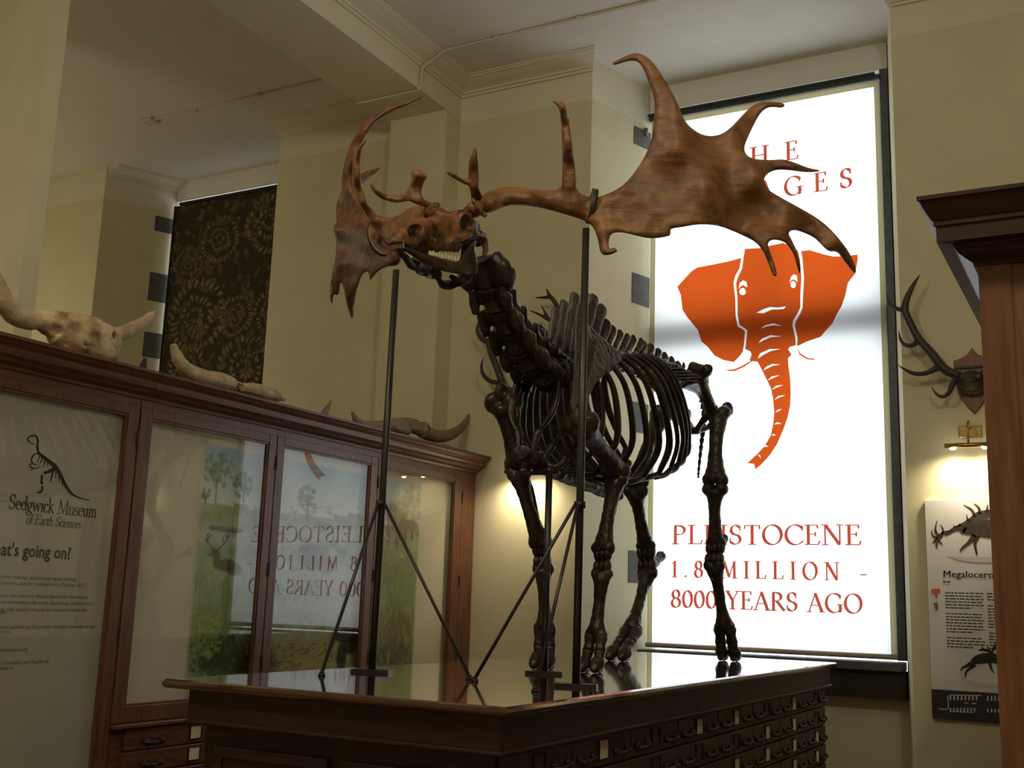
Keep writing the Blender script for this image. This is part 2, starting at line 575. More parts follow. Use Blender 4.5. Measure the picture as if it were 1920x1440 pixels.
def hull(pts):
    pts = sorted(set((round(x, 6), round(y, 6)) for x, y in pts))
    def half(ps):
        h = []
        for p in ps:
            while len(h) >= 2 and (h[-1][0] - h[-2][0]) * (p[1] - h[-2][1]) - (h[-1][1] - h[-2][1]) * (p[0] - h[-2][0]) <= 0: h.pop()
            h.append(p)
        return h
    a, b = half(pts), half(pts[::-1])
    return a[:-1] + b[:-1]


def arc(cx, cy, rx, ry, a0, a1, n=14):
    return [(cx + rx * math.cos(math.radians(a0 + (a1 - a0) * k / n)), cy + ry * math.sin(math.radians(a0 + (a1 - a0) * k / n))) for k in range(n + 1)]


def serif(x, y, w=0.14): return [(x - w, y), (x + w, y)]


G = {   # advance, strokes (heavy), thin strokes
    'P': (0.66, [[(.15, .03), (.15, .97)], [(.15, .96)] + arc(.30, .73, .25, .23, 90, -90) + [(.15, .50)]], [serif(.15, .02)]),
    'L': (0.64, [[(.15, .03), (.15, .97)]], [serif(.15, .98), [(.02, .03), (.56, .03), (.60, .22)]]),
    'E': (0.62, [[(.15, .03), (.15, .97)]], [[(.02, .97), (.50, .97), (.52, .82)], [(.15, .53), (.42, .53)], [(.42, .62), (.42, .44)], [(.02, .03), (.54, .03), (.58, .20)]]),
    'I': (0.34, [[(.17, .03), (.17, .97)]], [serif(.17, .98), serif(.17, .02)]),
    'S': (0.58, [arc(.29, .74, .19, .24, 30, 250, 12) + [(.34, .48)] + arc(.27, .26, .21, .24, 60, -150, 12)], [[(.46, .86), (.47, .72)], [(.07, .14), (.06, .30)]]),
    'T': (0.70, [[(.35, .03), (.35, .97)]], [serif(.35, .02), [(.04, .80), (.06, .96), (.64, .96), (.66, .80)]]),
    'O': (0.86, [arc(.43, .5, .36, .49, 0, 360, 28)], []),
    'C': (0.76, [arc(.44, .5, .37, .49, 42, 320, 22)], [[(.71, .93), (.72, .72)]]),
    'N': (0.86, [[(.16, .97), (.68, .03)]], [[(.14, .03), (.14, .97)], [(.70, .03), (.70, .97)], serif(.14, .02, .11), serif(.12, .98, .11), serif(.70, .98, .11)]),
    'M': (1.00, [[(.20, .97), (.50, .08)], [(.82, .03), (.80, .97)]], [[(.12, .03), (.20, .97)], [(.50, .08), (.80, .97)], serif(.12, .02, .11), serif(.84, .02, .13)]),
    'Y': (0.72, [[(.10, .97), (.36, .48)], [(.36, .03), (.36, .48)]], [[(.36, .48), (.62, .97)], serif(.11, .98, .11), serif(.61, .98, .11), serif(.36, .02)]),
    'A': (0.78, [[(.38, .97), (.68, .03)]], [[(.38, .97), (.08, .03)], [(.19, .36), (.56, .36)], serif(.08, .02, .1), serif(.69, .02, .12)]),
    'R': (0.72, [[(.15, .03), (.15, .97)], [(.15, .96)] + arc(.29, .74, .23, .22, 90, -90) + [(.15, .52)], [(.32, .50), (.66, .03)]], [serif(.15, .02)]),
    'G': (0.84, [arc(.44, .5, .37, .49, 42, 330, 22), [(.71, .05), (.71, .40)]], [[(.70, .93), (.71, .72)], serif(.71, .42, .12)]),
    'H': (0.86, [[(.16, .03), (.16, .97)], [(.70, .03), (.70, .97)]], [[(.16, .52), (.70, .52)], serif(.16, .02), serif(.16, .98), serif(.70, .02), serif(.70, .98)]),
    '1': (0.40, [[(.22, .03), (.22, .93)]], [serif(.22, .02, .15), [(.22, .93), (.06, .80)]]),
    '8': (0.56, [arc(.28, .73, .17, .23, 0, 360, 18), arc(.28, .26, .21, .25, 0, 360, 18)], []),
    '0': (0.58, [arc(.29, .48, .22, .46, 0, 360, 22)], []),
    '.': (0.30, [[(.12, .06), (.16, .06)], [(.12, .09), (.16, .09)]], []),
    '-': (0.40, [[(.06, .34), (.32, .34)]], []),
    ' ': (0.36, [], []),
    'e': (0.46, [[(.08, .30), (.38, .33)] + arc(.23, .30, .16, .28, 10, 315, 14)], []),
    'd': (0.52, [arc(.23, .30, .16, .28, 0, 360, 16), [(.41, .03), (.41, .97)]], [[(.41, .97), (.31, .93)], serif(.45, .03, .06)]),
    'g': (0.48, [arc(.22, .38, .14, .20, 0, 360, 14), arc(.22, -.16, .19, .14, 0, 360, 16), [(.14, .20), (.10, .10), (.30, .02)]], [[(.32, .50), (.45, .54)]]),
    'w': (0.72, [[(.07, .57), (.22, .03)], [(.36, .55), (.50, .03)]], [[(.22, .03), (.36, .55)], [(.50, .03), (.64, .57)], serif(.07, .58, .07), serif(.64, .58, .07)]),
    'i': (0.27, [[(.13, .03), (.13, .57)], [(.13, .80), (.14, .82)]], [serif(.13, .02, .1), [(.13, .57), (.04, .52)]]),
    'c': (0.42, [arc(.23, .30, .17, .28, 45, 315, 14)], []),
    'k': (0.52, [[(.13, .03), (.13, .97)], [(.22, .34), (.44, .03)]], [[(.13, .26), (.38, .56)], serif(.13, .02, .09), serif(.46, .02, .07), serif(.37, .57, .08), [(.13, .97), (.04, .93)]]),
    'u': (0.54, [[(.12, .57), (.12, .20)] + arc(.25, .18, .13, .16, 180, 360, 8), [(.39, .57), (.39, .03)]], [[(.12, .57), (.03, .54)], [(.39, .57), (.31, .54)], serif(.43, .03, .06)]),
    's': (0.36, [arc(.18, .43, .11, .14, 30, 250, 9) + arc(.17, .16, .13, .15, 60, -150, 9)], []),
    'm': (0.82, [[(.13, .03), (.13, .57)], arc(.25, .40, .13, .17, 160, 0, 8) + [(.38, .03)], arc(.51, .40, .13, .17, 160, 0, 8) + [(.64, .03)]], [serif(.13, .02, .09), serif(.38, .02, .09), serif(.64, .02, .09), [(.13, .57), (.04, .53)]]),
    'n': (0.54, [[(.13, .03), (.13, .57)], arc(.26, .40, .14, .17, 160, 0, 8) + [(.40, .03)]], [serif(.13, .02, .09), serif(.40, .02, .09), [(.13, .57), (.04, .53)]]),
    'o': (0.50, [arc(.24, .30, .18, .28, 0, 360, 16)], []),
    'f': (0.32, [[(.13, .03), (.13, .80)] + arc(.24, .80, .11, .17, 180, 50, 8)], [serif(.13, .02, .1), [(.03, .55), (.28, .55)]]),
    'a': (0.44, [arc(.19, .42, .14, .16, 150, 0, 8) + [(.33, .03)], arc(.20, .16, .14, .14, 60, 330, 12)], [[(.33, .05), (.42, .05)]]),
    'r': (0.38, [[(.13, .03), (.13, .57)], arc(.26, .40, .13, .17, 160, 60, 6)], [serif(.13, .02, .1), [(.13, .57), (.04, .53)]]),
    't': (0.33, [[(.13, .74), (.13, .16)] + arc(.23, .16, .10, .13, 180, 300, 6)], [[(.03, .56), (.28, .56)]]),
    'h': (0.54, [[(.13, .03), (.13, .97)], arc(.26, .40, .14, .17, 160, 0, 8) + [(.40, .03)]], [serif(.13, .02, .09), serif(.40, .02, .09), [(.13, .97), (.04, .93)]]),
}


def nib_polys(line, w, t, ang):
    ca, sa = math.cos(ang), math.sin(ang)
    nib = [(x * w * ca - y * t * sa, x * w * sa + y * t * ca) for x, y in NIB]
    out = []
    for (ax, ay), (bx_, by) in zip(line, line[1:]):
        out.append(hull([(ax + x, ay + y) for x, y in nib] + [(bx_ + x, by + y) for x, y in nib]))
    return out


def letters(text, height, width=None, weight=0.125, slant=0.0, track=None, xs=1.0, split=False):
    """list of 2-D polygons; fitted to the given total width by letter-spacing"""
    adv = [G[c][0] * xs for c in text]
    nat = sum(adv) * height
    extra = 0 if width is None else (width - nat) / max(len(text) - 1, 1)
    if track is not None: extra = track
    x = 0
    polys = []
    glyphs = []
    for c, a in zip(text, adv):
        polys = [] if split else polys
        for strokes, w in ((G[c][1], weight), (G[c][2], weight * 0.52)):
            for s in strokes:
                for p in nib_polys([(q[0] * xs, q[1]) for q in s], w, 0.05, math.radians(18)):
                    polys.append([(x + (q[0] + slant * q[1]) * height, q[1] * height) for q in p])
        x += a * height + extra
        if split and polys: glyphs.append(polys)
    return glyphs if split else polys


def unite(polys):
    """union of overlapping polygons as triangles that do not overlap"""
    verts, faces = [], []
    for p in polys:
        k = len(verts)
        verts += [V(q) for q in p]
        faces.append(list(range(k, k + len(p))))
    cv, ce, cf, ov, oe, of = geometry.delaunay_2d_cdt(verts, [], faces, 0, 1e-6)
    return [[(cv[i].x, cv[i].y) for i in f] for f, o in zip(cf, of) if o]


def flat(name, polys, mat, parent, org, ux, uz, lift=None):
    """flat printed shapes lying on a sheet (org + ux*x + uz*y)"""
    bm = NB()
    org, ux, uz = V(org), V(ux), V(uz)
    n = V(lift) if lift is not None else V((0, 0, 0))
    for k, p in enumerate(polys):
        vs = [bm.verts.new(org + ux * x + uz * y + n * (1 + 0.0 * k)) for x, y in p]
        if len(vs) >= 3:
            try: bm.faces.new(vs)
            except ValueError: pass
    return obj(name, bm, mat, parent, recalc=False)


def bfont(text, size, align='LEFT', shear=0.0, bold=0.0):
    c = bpy.data.curves.new('t', 'FONT')
    c.body = text
    c.size = size
    c.align_x = align
    c.shear = shear
    c.offset = bold
    c.resolution_u = 2
    o = bpy.data.objects.new('t', c)
    col.objects.link(o)
    dg = bpy.context.evaluated_depsgraph_get()
    me = bpy.data.meshes.new_from_object(o.evaluated_get(dg))
    bpy.data.objects.remove(o, do_unlink=True)
    return me


def place_text(name, text, size, mat, parent, org, ux, uz, align='LEFT', shear=0.0, bold=0.0, width=None):
    me = bfont(text, size, align, shear, bold)
    org, ux, uz = V(org), V(ux), V(uz)
    xs = [v.co.x for v in me.vertices] or [0, 1]
    k = width / (max(xs) - min(xs)) if width else 1.0
    for v in me.vertices:
        v.co = org + ux * (v.co.x * k) + uz * v.co.y
    return link(name, me, mat, parent)


def tri_region(outer, holes=()):
    loops = [[V((x, y, 0)) for x, y in outer]] + [[V((x, y, 0)) for x, y in h] for h in holes]
    flatp = [p for l in loops for p in l]
    return [[(flatp[i].x, flatp[i].y) for i in t] for t in geometry.tessellate_polygon(loops)]


# ------------------------------------------------------------------ white window blind with the elephant
YBL = 8.85
bx0, bx1 = -3.528, -1.556
bz0, bz1 = 1.30, 5.86
blind = thing('window_banner', 'tall white roller blind printed with an orange elephant head and red lettering', 'blind', ((bx0 + bx1) / 2, YBL, bz0))
nx, nz = 24, 50
bm = NB()
gr = [[bm.verts.new((bx0 + (bx1 - bx0) * i / nx, YBL + 0.004 * math.sin(i * 1.1 + 0.12 * j) * (0.25 + abs(i / nx - 0.5)), bz0 + (bz1 - bz0) * j / nz)) for i in range(nx + 1)] for j in range(nz + 1)]
for j in range(nz):
    for i in range(nx):
        bm.faces.new((gr[j][i], gr[j][i + 1], gr[j + 1][i + 1], gr[j + 1][i]))
obj('fabric', bm, M_BLIND, blind, smooth=True)
hm = 0.042
obj('side_hem', bx(bx0 - 0.001, bx0 + hm, YBL - 0.010, YBL - 0.006, bz0, bz1), M_HEM, blind)
obj('side_hem', bx(bx1 - hm, bx1 + 0.001, YBL - 0.010, YBL - 0.006, bz0, bz1), M_HEM, blind)
obj('top_hem', bx(bx0 + hm, bx1 - hm, YBL - 0.010, YBL - 0.006, bz1 - 0.05, bz1), M_HEM, blind)
bm = NB(); tube(bm, [(bx0 - 0.012, YBL, 1.285), (bx1 + 0.006, YBL, 1.285)], [0.020] * 2, n=12, per=1)
obj('bottom_bar', bm, M_TAN, blind, smooth=True)
bm = bx(bx0 - 0.02, bx1 + 0.005, YBL - 0.03, YBL + 0.05, 5.865, 5.905)
box(bm, bx0 - 0.03, bx1 - 0.03, YBL - 0.04, YBL + 0.06, 5.905, 5.925)
obj('headrail', bm, M_BLACK, blind)
bm = NB(); tube(bm, [(bx0 - 0.05, YBL - 0.02, 5.80), (bx0 - 0.05, YBL - 0.02, 5.72)], [0.02, 0.016], n=10, per=1)
obj('blind_chain_drum', bm, M_SILL, blind)
YL = YBL - 0.005


def line_on_blind(txt, x0, x1, z, cap, w=0.168, xs=1.0):
    for g in letters(txt, cap, x1 - x0 - 0.02, w, xs=xs, split=True):
        flat('letter', unite(g), M_RED, blind, (x0, YL, z), (1, 0, 0), (0, 0, 1))


line_on_blind('THE', -2.90, -2.20, 5.292, 0.168, xs=1.1)
line_on_blind('ICE AGES', -3.34, -1.765, 4.978, 0.168, xs=1.1)
line_on_blind('PLEISTOCENE', -3.318, -1.770, 2.103, 0.158, xs=1.26)
line_on_blind('1.8 MILLION -', -3.322, -1.735, 1.835, 0.138)
line_on_blind('8000 YEARS AGO', -3.326, -1.775, 1.592, 0.146, xs=1.12)


def eb(pts):                                   # tracing frame of the emblem -> blind plane
    return [(lambda p: (p.x, p.z))(onY(1180 + x / 3.0, 420 + y / 3.0, YL)) for x, y in pts]


ear_l = [(630, 190), (560, 210), (460, 230), (380, 245), (345, 270), (270, 353), (290, 400), (298, 480), (330, 530), (385, 595), (405, 660), (440, 690), (480, 740), (530, 765), (587, 777), (615, 750), (638, 718), (645, 680), (650, 603), (638, 592), (610, 577), (598, 520), (596, 420), (586, 330), (597, 290), (620, 250)]
head = [(650, 140), (735, 135), (790, 122), (865, 107), (905, 122), (948, 150), (960, 200), (968, 300), (962, 400), (962, 468), (948, 500), (922, 540), (917, 572), (934, 640), (937, 682), (905, 690), (893, 705), (912, 735), (892, 757), (895, 800), (905, 870), (908, 950), (905, 1020), (890, 1090), (865, 1160), (830, 1240), (790, 1300), (740, 1355), (708, 1380), (703, 1350), (663, 1345), (720, 1293), (760, 1250), (795, 1190), (810, 1120), (815, 1060), (808, 980), (795, 920), (770, 870), (745, 820), (722, 775), (692, 770), (676, 768), (688, 735), (680, 715), (660, 708), (652, 700), (660, 640), (664, 598), (648, 585), (620, 568), (609, 510), (608, 420), (600, 335), (610, 300), (634, 250), (642, 190)]
ear_r = [(966, 152), (1015, 147), (1090, 170), (1150, 183), (1200, 182), (1283, 172), (1285, 200), (1270, 280), (1230, 330), (1215, 400), (1195, 460), (1160, 520), (1145, 555), (1075, 635), (1000, 660), (950, 685), (943, 684), (946, 640), (931, 572), (937, 547), (962, 502), (974, 470), (977, 400), (982, 300), (974, 200)]
holes = [[(615, 365), (622, 330), (640, 317), (658, 325), (664, 355), (654, 352), (640, 343), (625, 352)], arc(637, 380, 18, 20, 0, 345, 12),
         [(900, 335), (908, 300), (925, 283), (942, 290), (946, 328), (936, 317), (922, 311), (908, 318)], arc(922, 341, 15, 20, 0, 345, 12),
         [(715, 500), (752, 480), (790, 467), (840, 470), (882, 463), (868, 478), (800, 482), (755, 502)],
         [(738, 588), (765, 568), (810, 558), (860, 574), (810, 571), (770, 578)], [(726, 670), (745, 645), (795, 625), (860, 632), (795, 637), (755, 655)],
         [(722, 758), (735, 728), (790, 703), (850, 703), (795, 715), (755, 735)], [(752, 824), (770, 803), (805, 787), (850, 790), (805, 798), (778, 812)],
         [(779, 880), (800, 858), (845, 850), (812, 865)], [(801, 932), (825, 910), (865, 905), (832, 919)], [(815, 990), (838, 967), (878, 963), (842, 976)],
         [(821, 1060), (835, 1044), (858, 1041), (840, 1052)], [(814, 1128), (832, 1115), (858, 1125), (835, 1124)], [(798, 1190), (812, 1180), (823, 1189), (810, 1189)],
         [(757, 1254), (768, 1243), (781, 1253), (768, 1253)], [(722, 1298), (735, 1299), (740, 1320), (732, 1308)]]
polys = []
polys += tri_region(eb(ear_l))
polys += tri_region(eb(head), [eb(h) for h in holes])
polys += tri_region(eb(ear_r))
polys += tri_region(eb([(690, 766), (640, 795), (590, 817), (542, 820), (560, 827), (592, 827), (645, 804), (694, 770)]))
polys += tri_region(eb([(941, 690), (962, 728), (1000, 752), (1045, 759), (1040, 765), (998, 760), (958, 736)]))
flat('elephant_emblem', polys, M_ORANGE, blind, (0, YL, 0), (1, 0, 0), (0, 0, 1))
# ------------------------------------------------------------------ colour raster laid on a flat sheet
def sheet(name, img, org, ux, uz, mat, parent):
    """img: (h, w, 3) linear colours, row 0 at the bottom"""
    h, w = img.shape[:2]
    org, ux, uz = np.array(org), np.array(ux), np.array(uz)
    ii, jj = np.meshgrid(np.arange(w), np.arange(h))
    co = org + ux * (ii / (w - 1))[..., None] + uz * (jj / (h - 1))[..., None]
    idx = (jj * w + ii)
    f = np.stack([idx[:-1, :-1], idx[:-1, 1:], idx[1:, 1:], idx[1:, :-1]], -1).reshape(-1, 4)
    me = bpy.data.meshes.new(name)
    me.from_pydata([], [], [])
    me.vertices.add(w * h)
    me.vertices.foreach_set('co', co.reshape(-1).astype(np.float32))
    me.loops.add(len(f) * 4)
    me.loops.foreach_set('vertex_index', f.reshape(-1).astype(np.int32))
    me.polygons.add(len(f))
    me.polygons.foreach_set('loop_start', np.arange(0, len(f) * 4, 4, dtype=np.int32))
    me.update(calc_edges=True)
    ca = me.color_attributes.new('ink', 'FLOAT_COLOR', 'POINT')
    rgba = np.concatenate([img.reshape(-1, 3), np.ones((w * h, 1))], 1).astype(np.float32)
    ca.data.foreach_set('color', rgba.reshape(-1))
    return link(name, me, mat, parent)


def lin(*c): return np.array([(v / 255.0) ** 2.2 for v in c])


def vnoise(shape, cell, seed):
    r = np.random.RandomState(seed)
    h, w = shape
    g = r.rand(int(h / cell) + 3, int(w / cell) + 3)
    y = np.arange(h) / cell; x = np.arange(w) / cell
    y0 = y.astype(int); x0 = x.astype(int)
    fy = (y - y0)[:, None]; fx = (x - x0)[None, :]
    fy = fy * fy * (3 - 2 * fy); fx = fx * fx * (3 - 2 * fx)
    a = g[y0][:, x0]; b = g[y0][:, x0 + 1]; c = g[y0 + 1][:, x0]; d = g[y0 + 1][:, x0 + 1]
    return (a * (1 - fx) + b * fx) * (1 - fy) + (c * (1 - fx) + d * fx) * fy


def fbm(shape, cell, seed): return 0.55 * vnoise(shape, cell, seed) + 0.3 * vnoise(shape, cell / 2, seed + 1) + 0.15 * vnoise(shape, max(cell / 4, 1), seed + 2)


# dark blind with ammonites over the far window
dx0, dx1 = -9.345, -7.48
dz0, dz1 = 1.3, 5.90
dark = thing('ammonite_blind', 'dark roller blind patterned with brown ammonite spirals over the far window', 'blind', ((dx0 + dx1) / 2, YBL, dz0))
H_, W_ = 330, 134
sc = W_ / (dx1 - dx0)
yy, xx = np.mgrid[0:H_, 0:W_].astype(float)
wx = xx + 5 * (vnoise((H_, W_), 9, 5) - 0.5); wy = yy + 5 * (vnoise((H_, W_), 9, 6) - 0.5)
pat = (fbm((H_, W_), 5, 11) > 0.60) * 0.35
rng = random.Random(4)
cent = [(34, 232, 30), (74, 230, 17), (112, 228, 20), (30, 190, 20), (88, 186, 27), (124, 192, 15), (52, 293, 20), (102, 300, 24), (20, 275, 16), (126, 268, 18), (62, 152, 22), (112, 150, 20), (22, 140, 20), (80, 110, 26), (30, 90, 24), (115, 90, 20), (60, 50, 26), (110, 40, 24)]
for cx, cy, r in cent:
    d = np.hypot(wx - cx, wy - cy); a = np.arctan2(wy - cy, wx - cx)
    for rr, wd, nr in ((0.88, 0.26, 30), (0.48, 0.2, 18), (0.2, 0.14, 9)):
        ring = np.clip(1 - np.abs(d - (rr + 0.03 * a) * r) / (wd * r * 0.5), 0, 1)
        ribs = np.clip(0.5 + 1.2 * np.sin(a * nr + d * 0.25), 0, 1)
        pat = np.where(ring > 0.15, np.maximum(pat * 0.6, ring ** 0.4 * ribs), pat)
pat = np.clip(pat * (0.35 + 1.0 * fbm((H_, W_), 14, 33)) * (0.45 + 0.95 * vnoise((H_, W_), 2.2, 61)), 0, 1)[..., None]
img = lin(62, 57, 46) * (1 - pat) + lin(138, 121, 84) * pat
sheet('fabric', img, (dx0, YBL, dz0), (dx1 - dx0, 0, 0), (0, 0, dz1 - dz0), M_AMMO, dark)
obj('backing', bx(dx0, dx1, YBL + 0.002, YBL + 0.006, dz0, dz1), M_BLACK, dark)
bm = bx(dx0 + 0.09, dx1, YBL - 0.03, YBL + 0.03, 5.895, 5.925)
obj('headrail', bm, M_BLACK, dark)
obj('side_batten', bx(dx0 - 0.006, dx0 + 0.012, YBL - 0.012, YBL + 0.012, dz0, dz1), M_BLACK, dark)
obj('bottom_bar', bx(dx0, dx1, YBL - 0.012, YBL + 0.012, dz0 - 0.03, dz0), M_BLACK, dark)
# ------------------------------------------------------------------ plinth: drawer cabinet carrying the skeleton
ZP = 1.27
PX0, PX1, PY0, PY1 = -3.245, -1.755, 3.225, 7.80
plinth = thing('drawer_plinth', 'long dark mahogany drawer cabinet with polished top under the giant deer skeleton', 'cabinet', ((PX0 + PX1) / 2, (PY0 + PY1) / 2, 0))
bm = NB()
prof = [(0.0, 1.235), (0.014, 1.238), (0.022, 1.246), (0.024, 1.254), (0.020, 1.264), (0.010, 1.27)]
loops = []
for d, z in [(-0.05, 1.232)] + prof:
    x0, x1, y0, y1 = PX0 + 0.024 - d, PX1 - 0.024 + d, PY0 + 0.024 - d, PY1 - 0.024 + d
    loops.append([bm.verts.new(p) for p in ((x0, y0, z), (x1, y0, z), (x1, y1, z), (x0, y1, z))])
for a, b in zip(loops, loops[1:]):
    for k in range(4):
        bm.faces.new((a[k], a[(k + 1) % 4], b[(k + 1) % 4], b[k]))
bm.faces.new(loops[-1]); bm.faces.new(list(reversed(loops[0])))
obj('top', bm, M_PLY, plinth)
FX0, FX1, FY0, FY1 = -3.135, -1.797, 3.262, 7.76
obj('frieze', bx(FX0, FX1, FY0, FY1, 1.128, 1.233), M_DWOODX, plinth)
bm = bx(FX0 - 0.004, FX1 + 0.012, FY0 - 0.010, FY1 + 0.004, 1.114, 1.128, bevel=0.004)
obj('moulding', bm, M_DWOODY, plinth)
CX0, CX1, CY0, CY1 = -3.085, -1.842, 3.315, 7.745
obj('carcass', bx(CX0, CX1, CY0, CY1, 0.08, 1.114), M_DWOODX, plinth)
obj('plinth_base', bx(CX0 - 0.03, CX1 + 0.03, CY0 - 0.03, CY1 + 0.01, 0.0, 0.08), M_DWOODX, plinth)
# panelled front end
for (a, b) in ((CX0 + 0.06, -2.50), (-2.43, CX1 - 0.06)):
    p = obj('end_panel', bx(a, b, CY0 - 0.010, CY0, 0.16, 1.04), M_DWOODX, plinth)
    bm = NB()
    for q in ((a, b, 1.0, 1.04), (a, b, 0.16, 0.20)):
        box(bm, q[0], q[1], CY0 - 0.022, CY0 - 0.010, q[2], q[3], bevel=0.004)
    for q in ((a, a + 0.04), (b - 0.04, b)):
        box(bm, q[0], q[1], CY0 - 0.022, CY0 - 0.010, 0.20, 1.0, bevel=0.004)
    obj('panel_moulding', bm, M_DWOODX, p)


def handle_mesh(axis):
    """turned cast drop handle: back plate and ball pulls"""
    bm = NB()
    ax = V((0, 1, 0))
    pts = [-0.062, -0.045, -0.02, 0, 0.02, 0.045, 0.062]
    tube(bm, [(0.014, p, -0.006 * (1 - (p / 0.06) ** 2) - 0.004) for p in pts], [0.005, 0.009, 0.006, 0.010, 0.006, 0.009, 0.005], n=8, per=3)
    ell(bm, (0.008, -0.045, 0), (0.012, 0.013, 0.013), seg=8, rings=6)
    ell(bm, (0.008, 0.045, 0), (0.012, 0.013, 0.013), seg=8, rings=6)
    me = bpy.data.meshes.new('handle')
    bm.to_mesh(me); bm.free()
    for p in me.polygons: p.use_smooth = True
    me.materials.append(M_IRON)
    return me


HM = handle_mesh('y')
bm = NB()
for (a, b, c, d) in ((-0.042, 0.042, 0.034, 0.040), (-0.042, 0.042, -0.040, -0.034), (-0.049, -0.042, -0.040, 0.040), (0.042, 0.049, -0.040, 0.040)):
    box(bm, 0, 0.007, a, b, c, d)
HOLD = bpy.data.meshes.new('label_holder'); bm.to_mesh(HOLD); bm.free(); HOLD.materials.append(M_IRON)
bm = bx(0, 0.003, -0.042, 0.042, -0.034, 0.034)
CARD = bpy.data.meshes.new('label_card'); bm.to_mesh(CARD); bm.free(); CARD.materials.append(M_CARD)


def inst(name, me, parent, off, s=1.0):
    o = bpy.data.objects.new(name, me)
    col.objects.link(o)
    o.parent = parent
    o.location = off
    o.scale = (s, s, s) if not hasattr(s, '__len__') else s
    return o


def drawer(parent, x, ya, yb, za, zb, mat, sx=1, hs=1.0, card=True):
    yc_, zc_ = (ya + yb) / 2, (za + zb) / 2
    bm = bx(0, 0.016 * sx, ya - yc_ + 0.006, yb - yc_ - 0.006, za - zc_ + 0.005, zb - zc_ - 0.005, bevel=0.003)
    me = bpy.data.meshes.new('drawer')
    bmesh.ops.recalc_face_normals(bm, faces=bm.faces)
    bm.to_mesh(me); bm.free()
    me.materials.append(mat)
    d = bpy.data.objects.new('drawer', me)
    col.objects.link(d)
    d.parent = parent
    d.location = V((x, yc_, zc_)) - wloc(parent)
    f = 0.016 * sx
    w = yb - ya
    inst('handle', HM, d, (f, -0.30 * w, -0.012), (sx * hs, hs * 1.3, hs * 1.2))
    inst('handle', HM, d, (f, 0.30 * w, -0.012), (sx * hs, hs * 1.3, hs * 1.2))
    k = inst('label_holder', HOLD, d, (f, 0, 0.004), (sx, hs, hs))
    if card:
        inst('label_card', CARD, d, (f, 0, 0.004), (sx, hs, hs))
    return d


edges = [7.735, 7.23, 6.64, 6.10, 5.52, 4.96, 4.41, 3.86, 3.325]
rng = random.Random(2)
for a, b in zip(edges, edges[1:]):
    for r in range(8):
        zt = 1.108 - 0.118 * r
        drawer(plinth, CX1, b, a, zt - 0.118, zt, M_DRAWER, 1, 1.0, card=rng.random() < 0.75)

# ------------------------------------------------------------------ wall showcases
XG, XBK = -4.795, -5.45
CORN = [(0.0, 2.64), (0.012, 2.64), (0.018, 2.655), (0.05, 2.668), (0.062, 2.682), (0.092, 2.694), (0.098, 2.712), (0.098, 2.728), (0.104, 2.734), (0.118, 2.742), (0.132, 2.758), (0.145, 2.764), (0.145, 2.78), (-0.31, 2.78), (-0.31, 2.64)]


def cornice_y(parent, x, s, y0, y1, mat):
    bm = NB()
    prism(bm, [(x + s * a, y0, z) for a, z in CORN], [(x + s * a, y1, z) for a, z in CORN])
    return obj('cornice', bm, mat, parent)


def door(parent, x, s, ya, yb, ga, gb, z0, z1, gz0, gz1, hinge_y=None):
    """framed glass door: stiles, rails, glazing bead, pane, hinges"""
    fr = 0.028 * s
    bm = NB()
    box(bm, x - fr, x, ya + 0.003, ga, z0, z1, bevel=0.003)
    box(bm, x - fr, x, gb, yb - 0.003, z0, z1, bevel=0.003)
    box(bm, x - fr, x, ga, gb, gz1, z1, bevel=0.003)
    box(bm, x - fr, x, ga, gb, z0, gz0, bevel=0.003)
    d = obj('door', bm, M_WOODZ, parent)
    bm = NB()
    t = 0.012
    for q in ((ga, gb, gz1 - t, gz1), (ga, gb, gz0, gz0 + t), (ga, ga + t, gz0 + t, gz1 - t), (gb - t, gb, gz0 + t, gz1 - t)):
        box(bm, x - fr * 0.9, x - fr * 0.25, q[0], q[1], q[2], q[3])
    obj('glazing_bead', bm, M_WOODZ, d)
    bm = NB()
    bm.faces.new([bm.verts.new(p) for p in ((x - fr * 0.6, ga, gz0), (x - fr * 0.6, gb, gz0), (x - fr * 0.6, gb, gz1), (x - fr * 0.6, ga, gz1))])
    obj('pane', bm, M_GLASS, d)
    if hinge_y is not None:
        for z in (z0 + 0.28, (z0 + z1) / 2, z1 - 0.18):
            bm = NB(); cyl(bm, (x + 0.003 * s, hinge_y, z - 0.045), (x + 0.003 * s, hinge_y, z + 0.045), 0.007, 8)
            obj('hinge', bm, M_IRON, d)
    return d


def showcase(name, label, x, s, y0, y1, depth, doors, zs, board, glass_z0=0.97, drawers=None, endwood=M_WOODZ):
    t = thing(name, label, 'cabinet', (x - s * depth / 2, (y0 + y1) / 2, 0))
    xb = x - s * depth
    bm = NB()
    box(bm, xb, xb + s * 0.03, y0, y1, 0.0, 2.64)
    box(bm, xb, x - s * 0.03, y0, y0 + 0.03, 0.0, 2.64)
    box(bm, xb, x - s * 0.03, y1 - 0.03, y1, 0.0, 2.64)
    box(bm, xb, x - s * 0.03, y0, y1, 2.61, 2.64)
    box(bm, xb, x - s * 0.06, y0, y1, glass_z0 - 0.11, glass_z0 - 0.08)
    obj('carcass', bm, endwood, t)
    return t


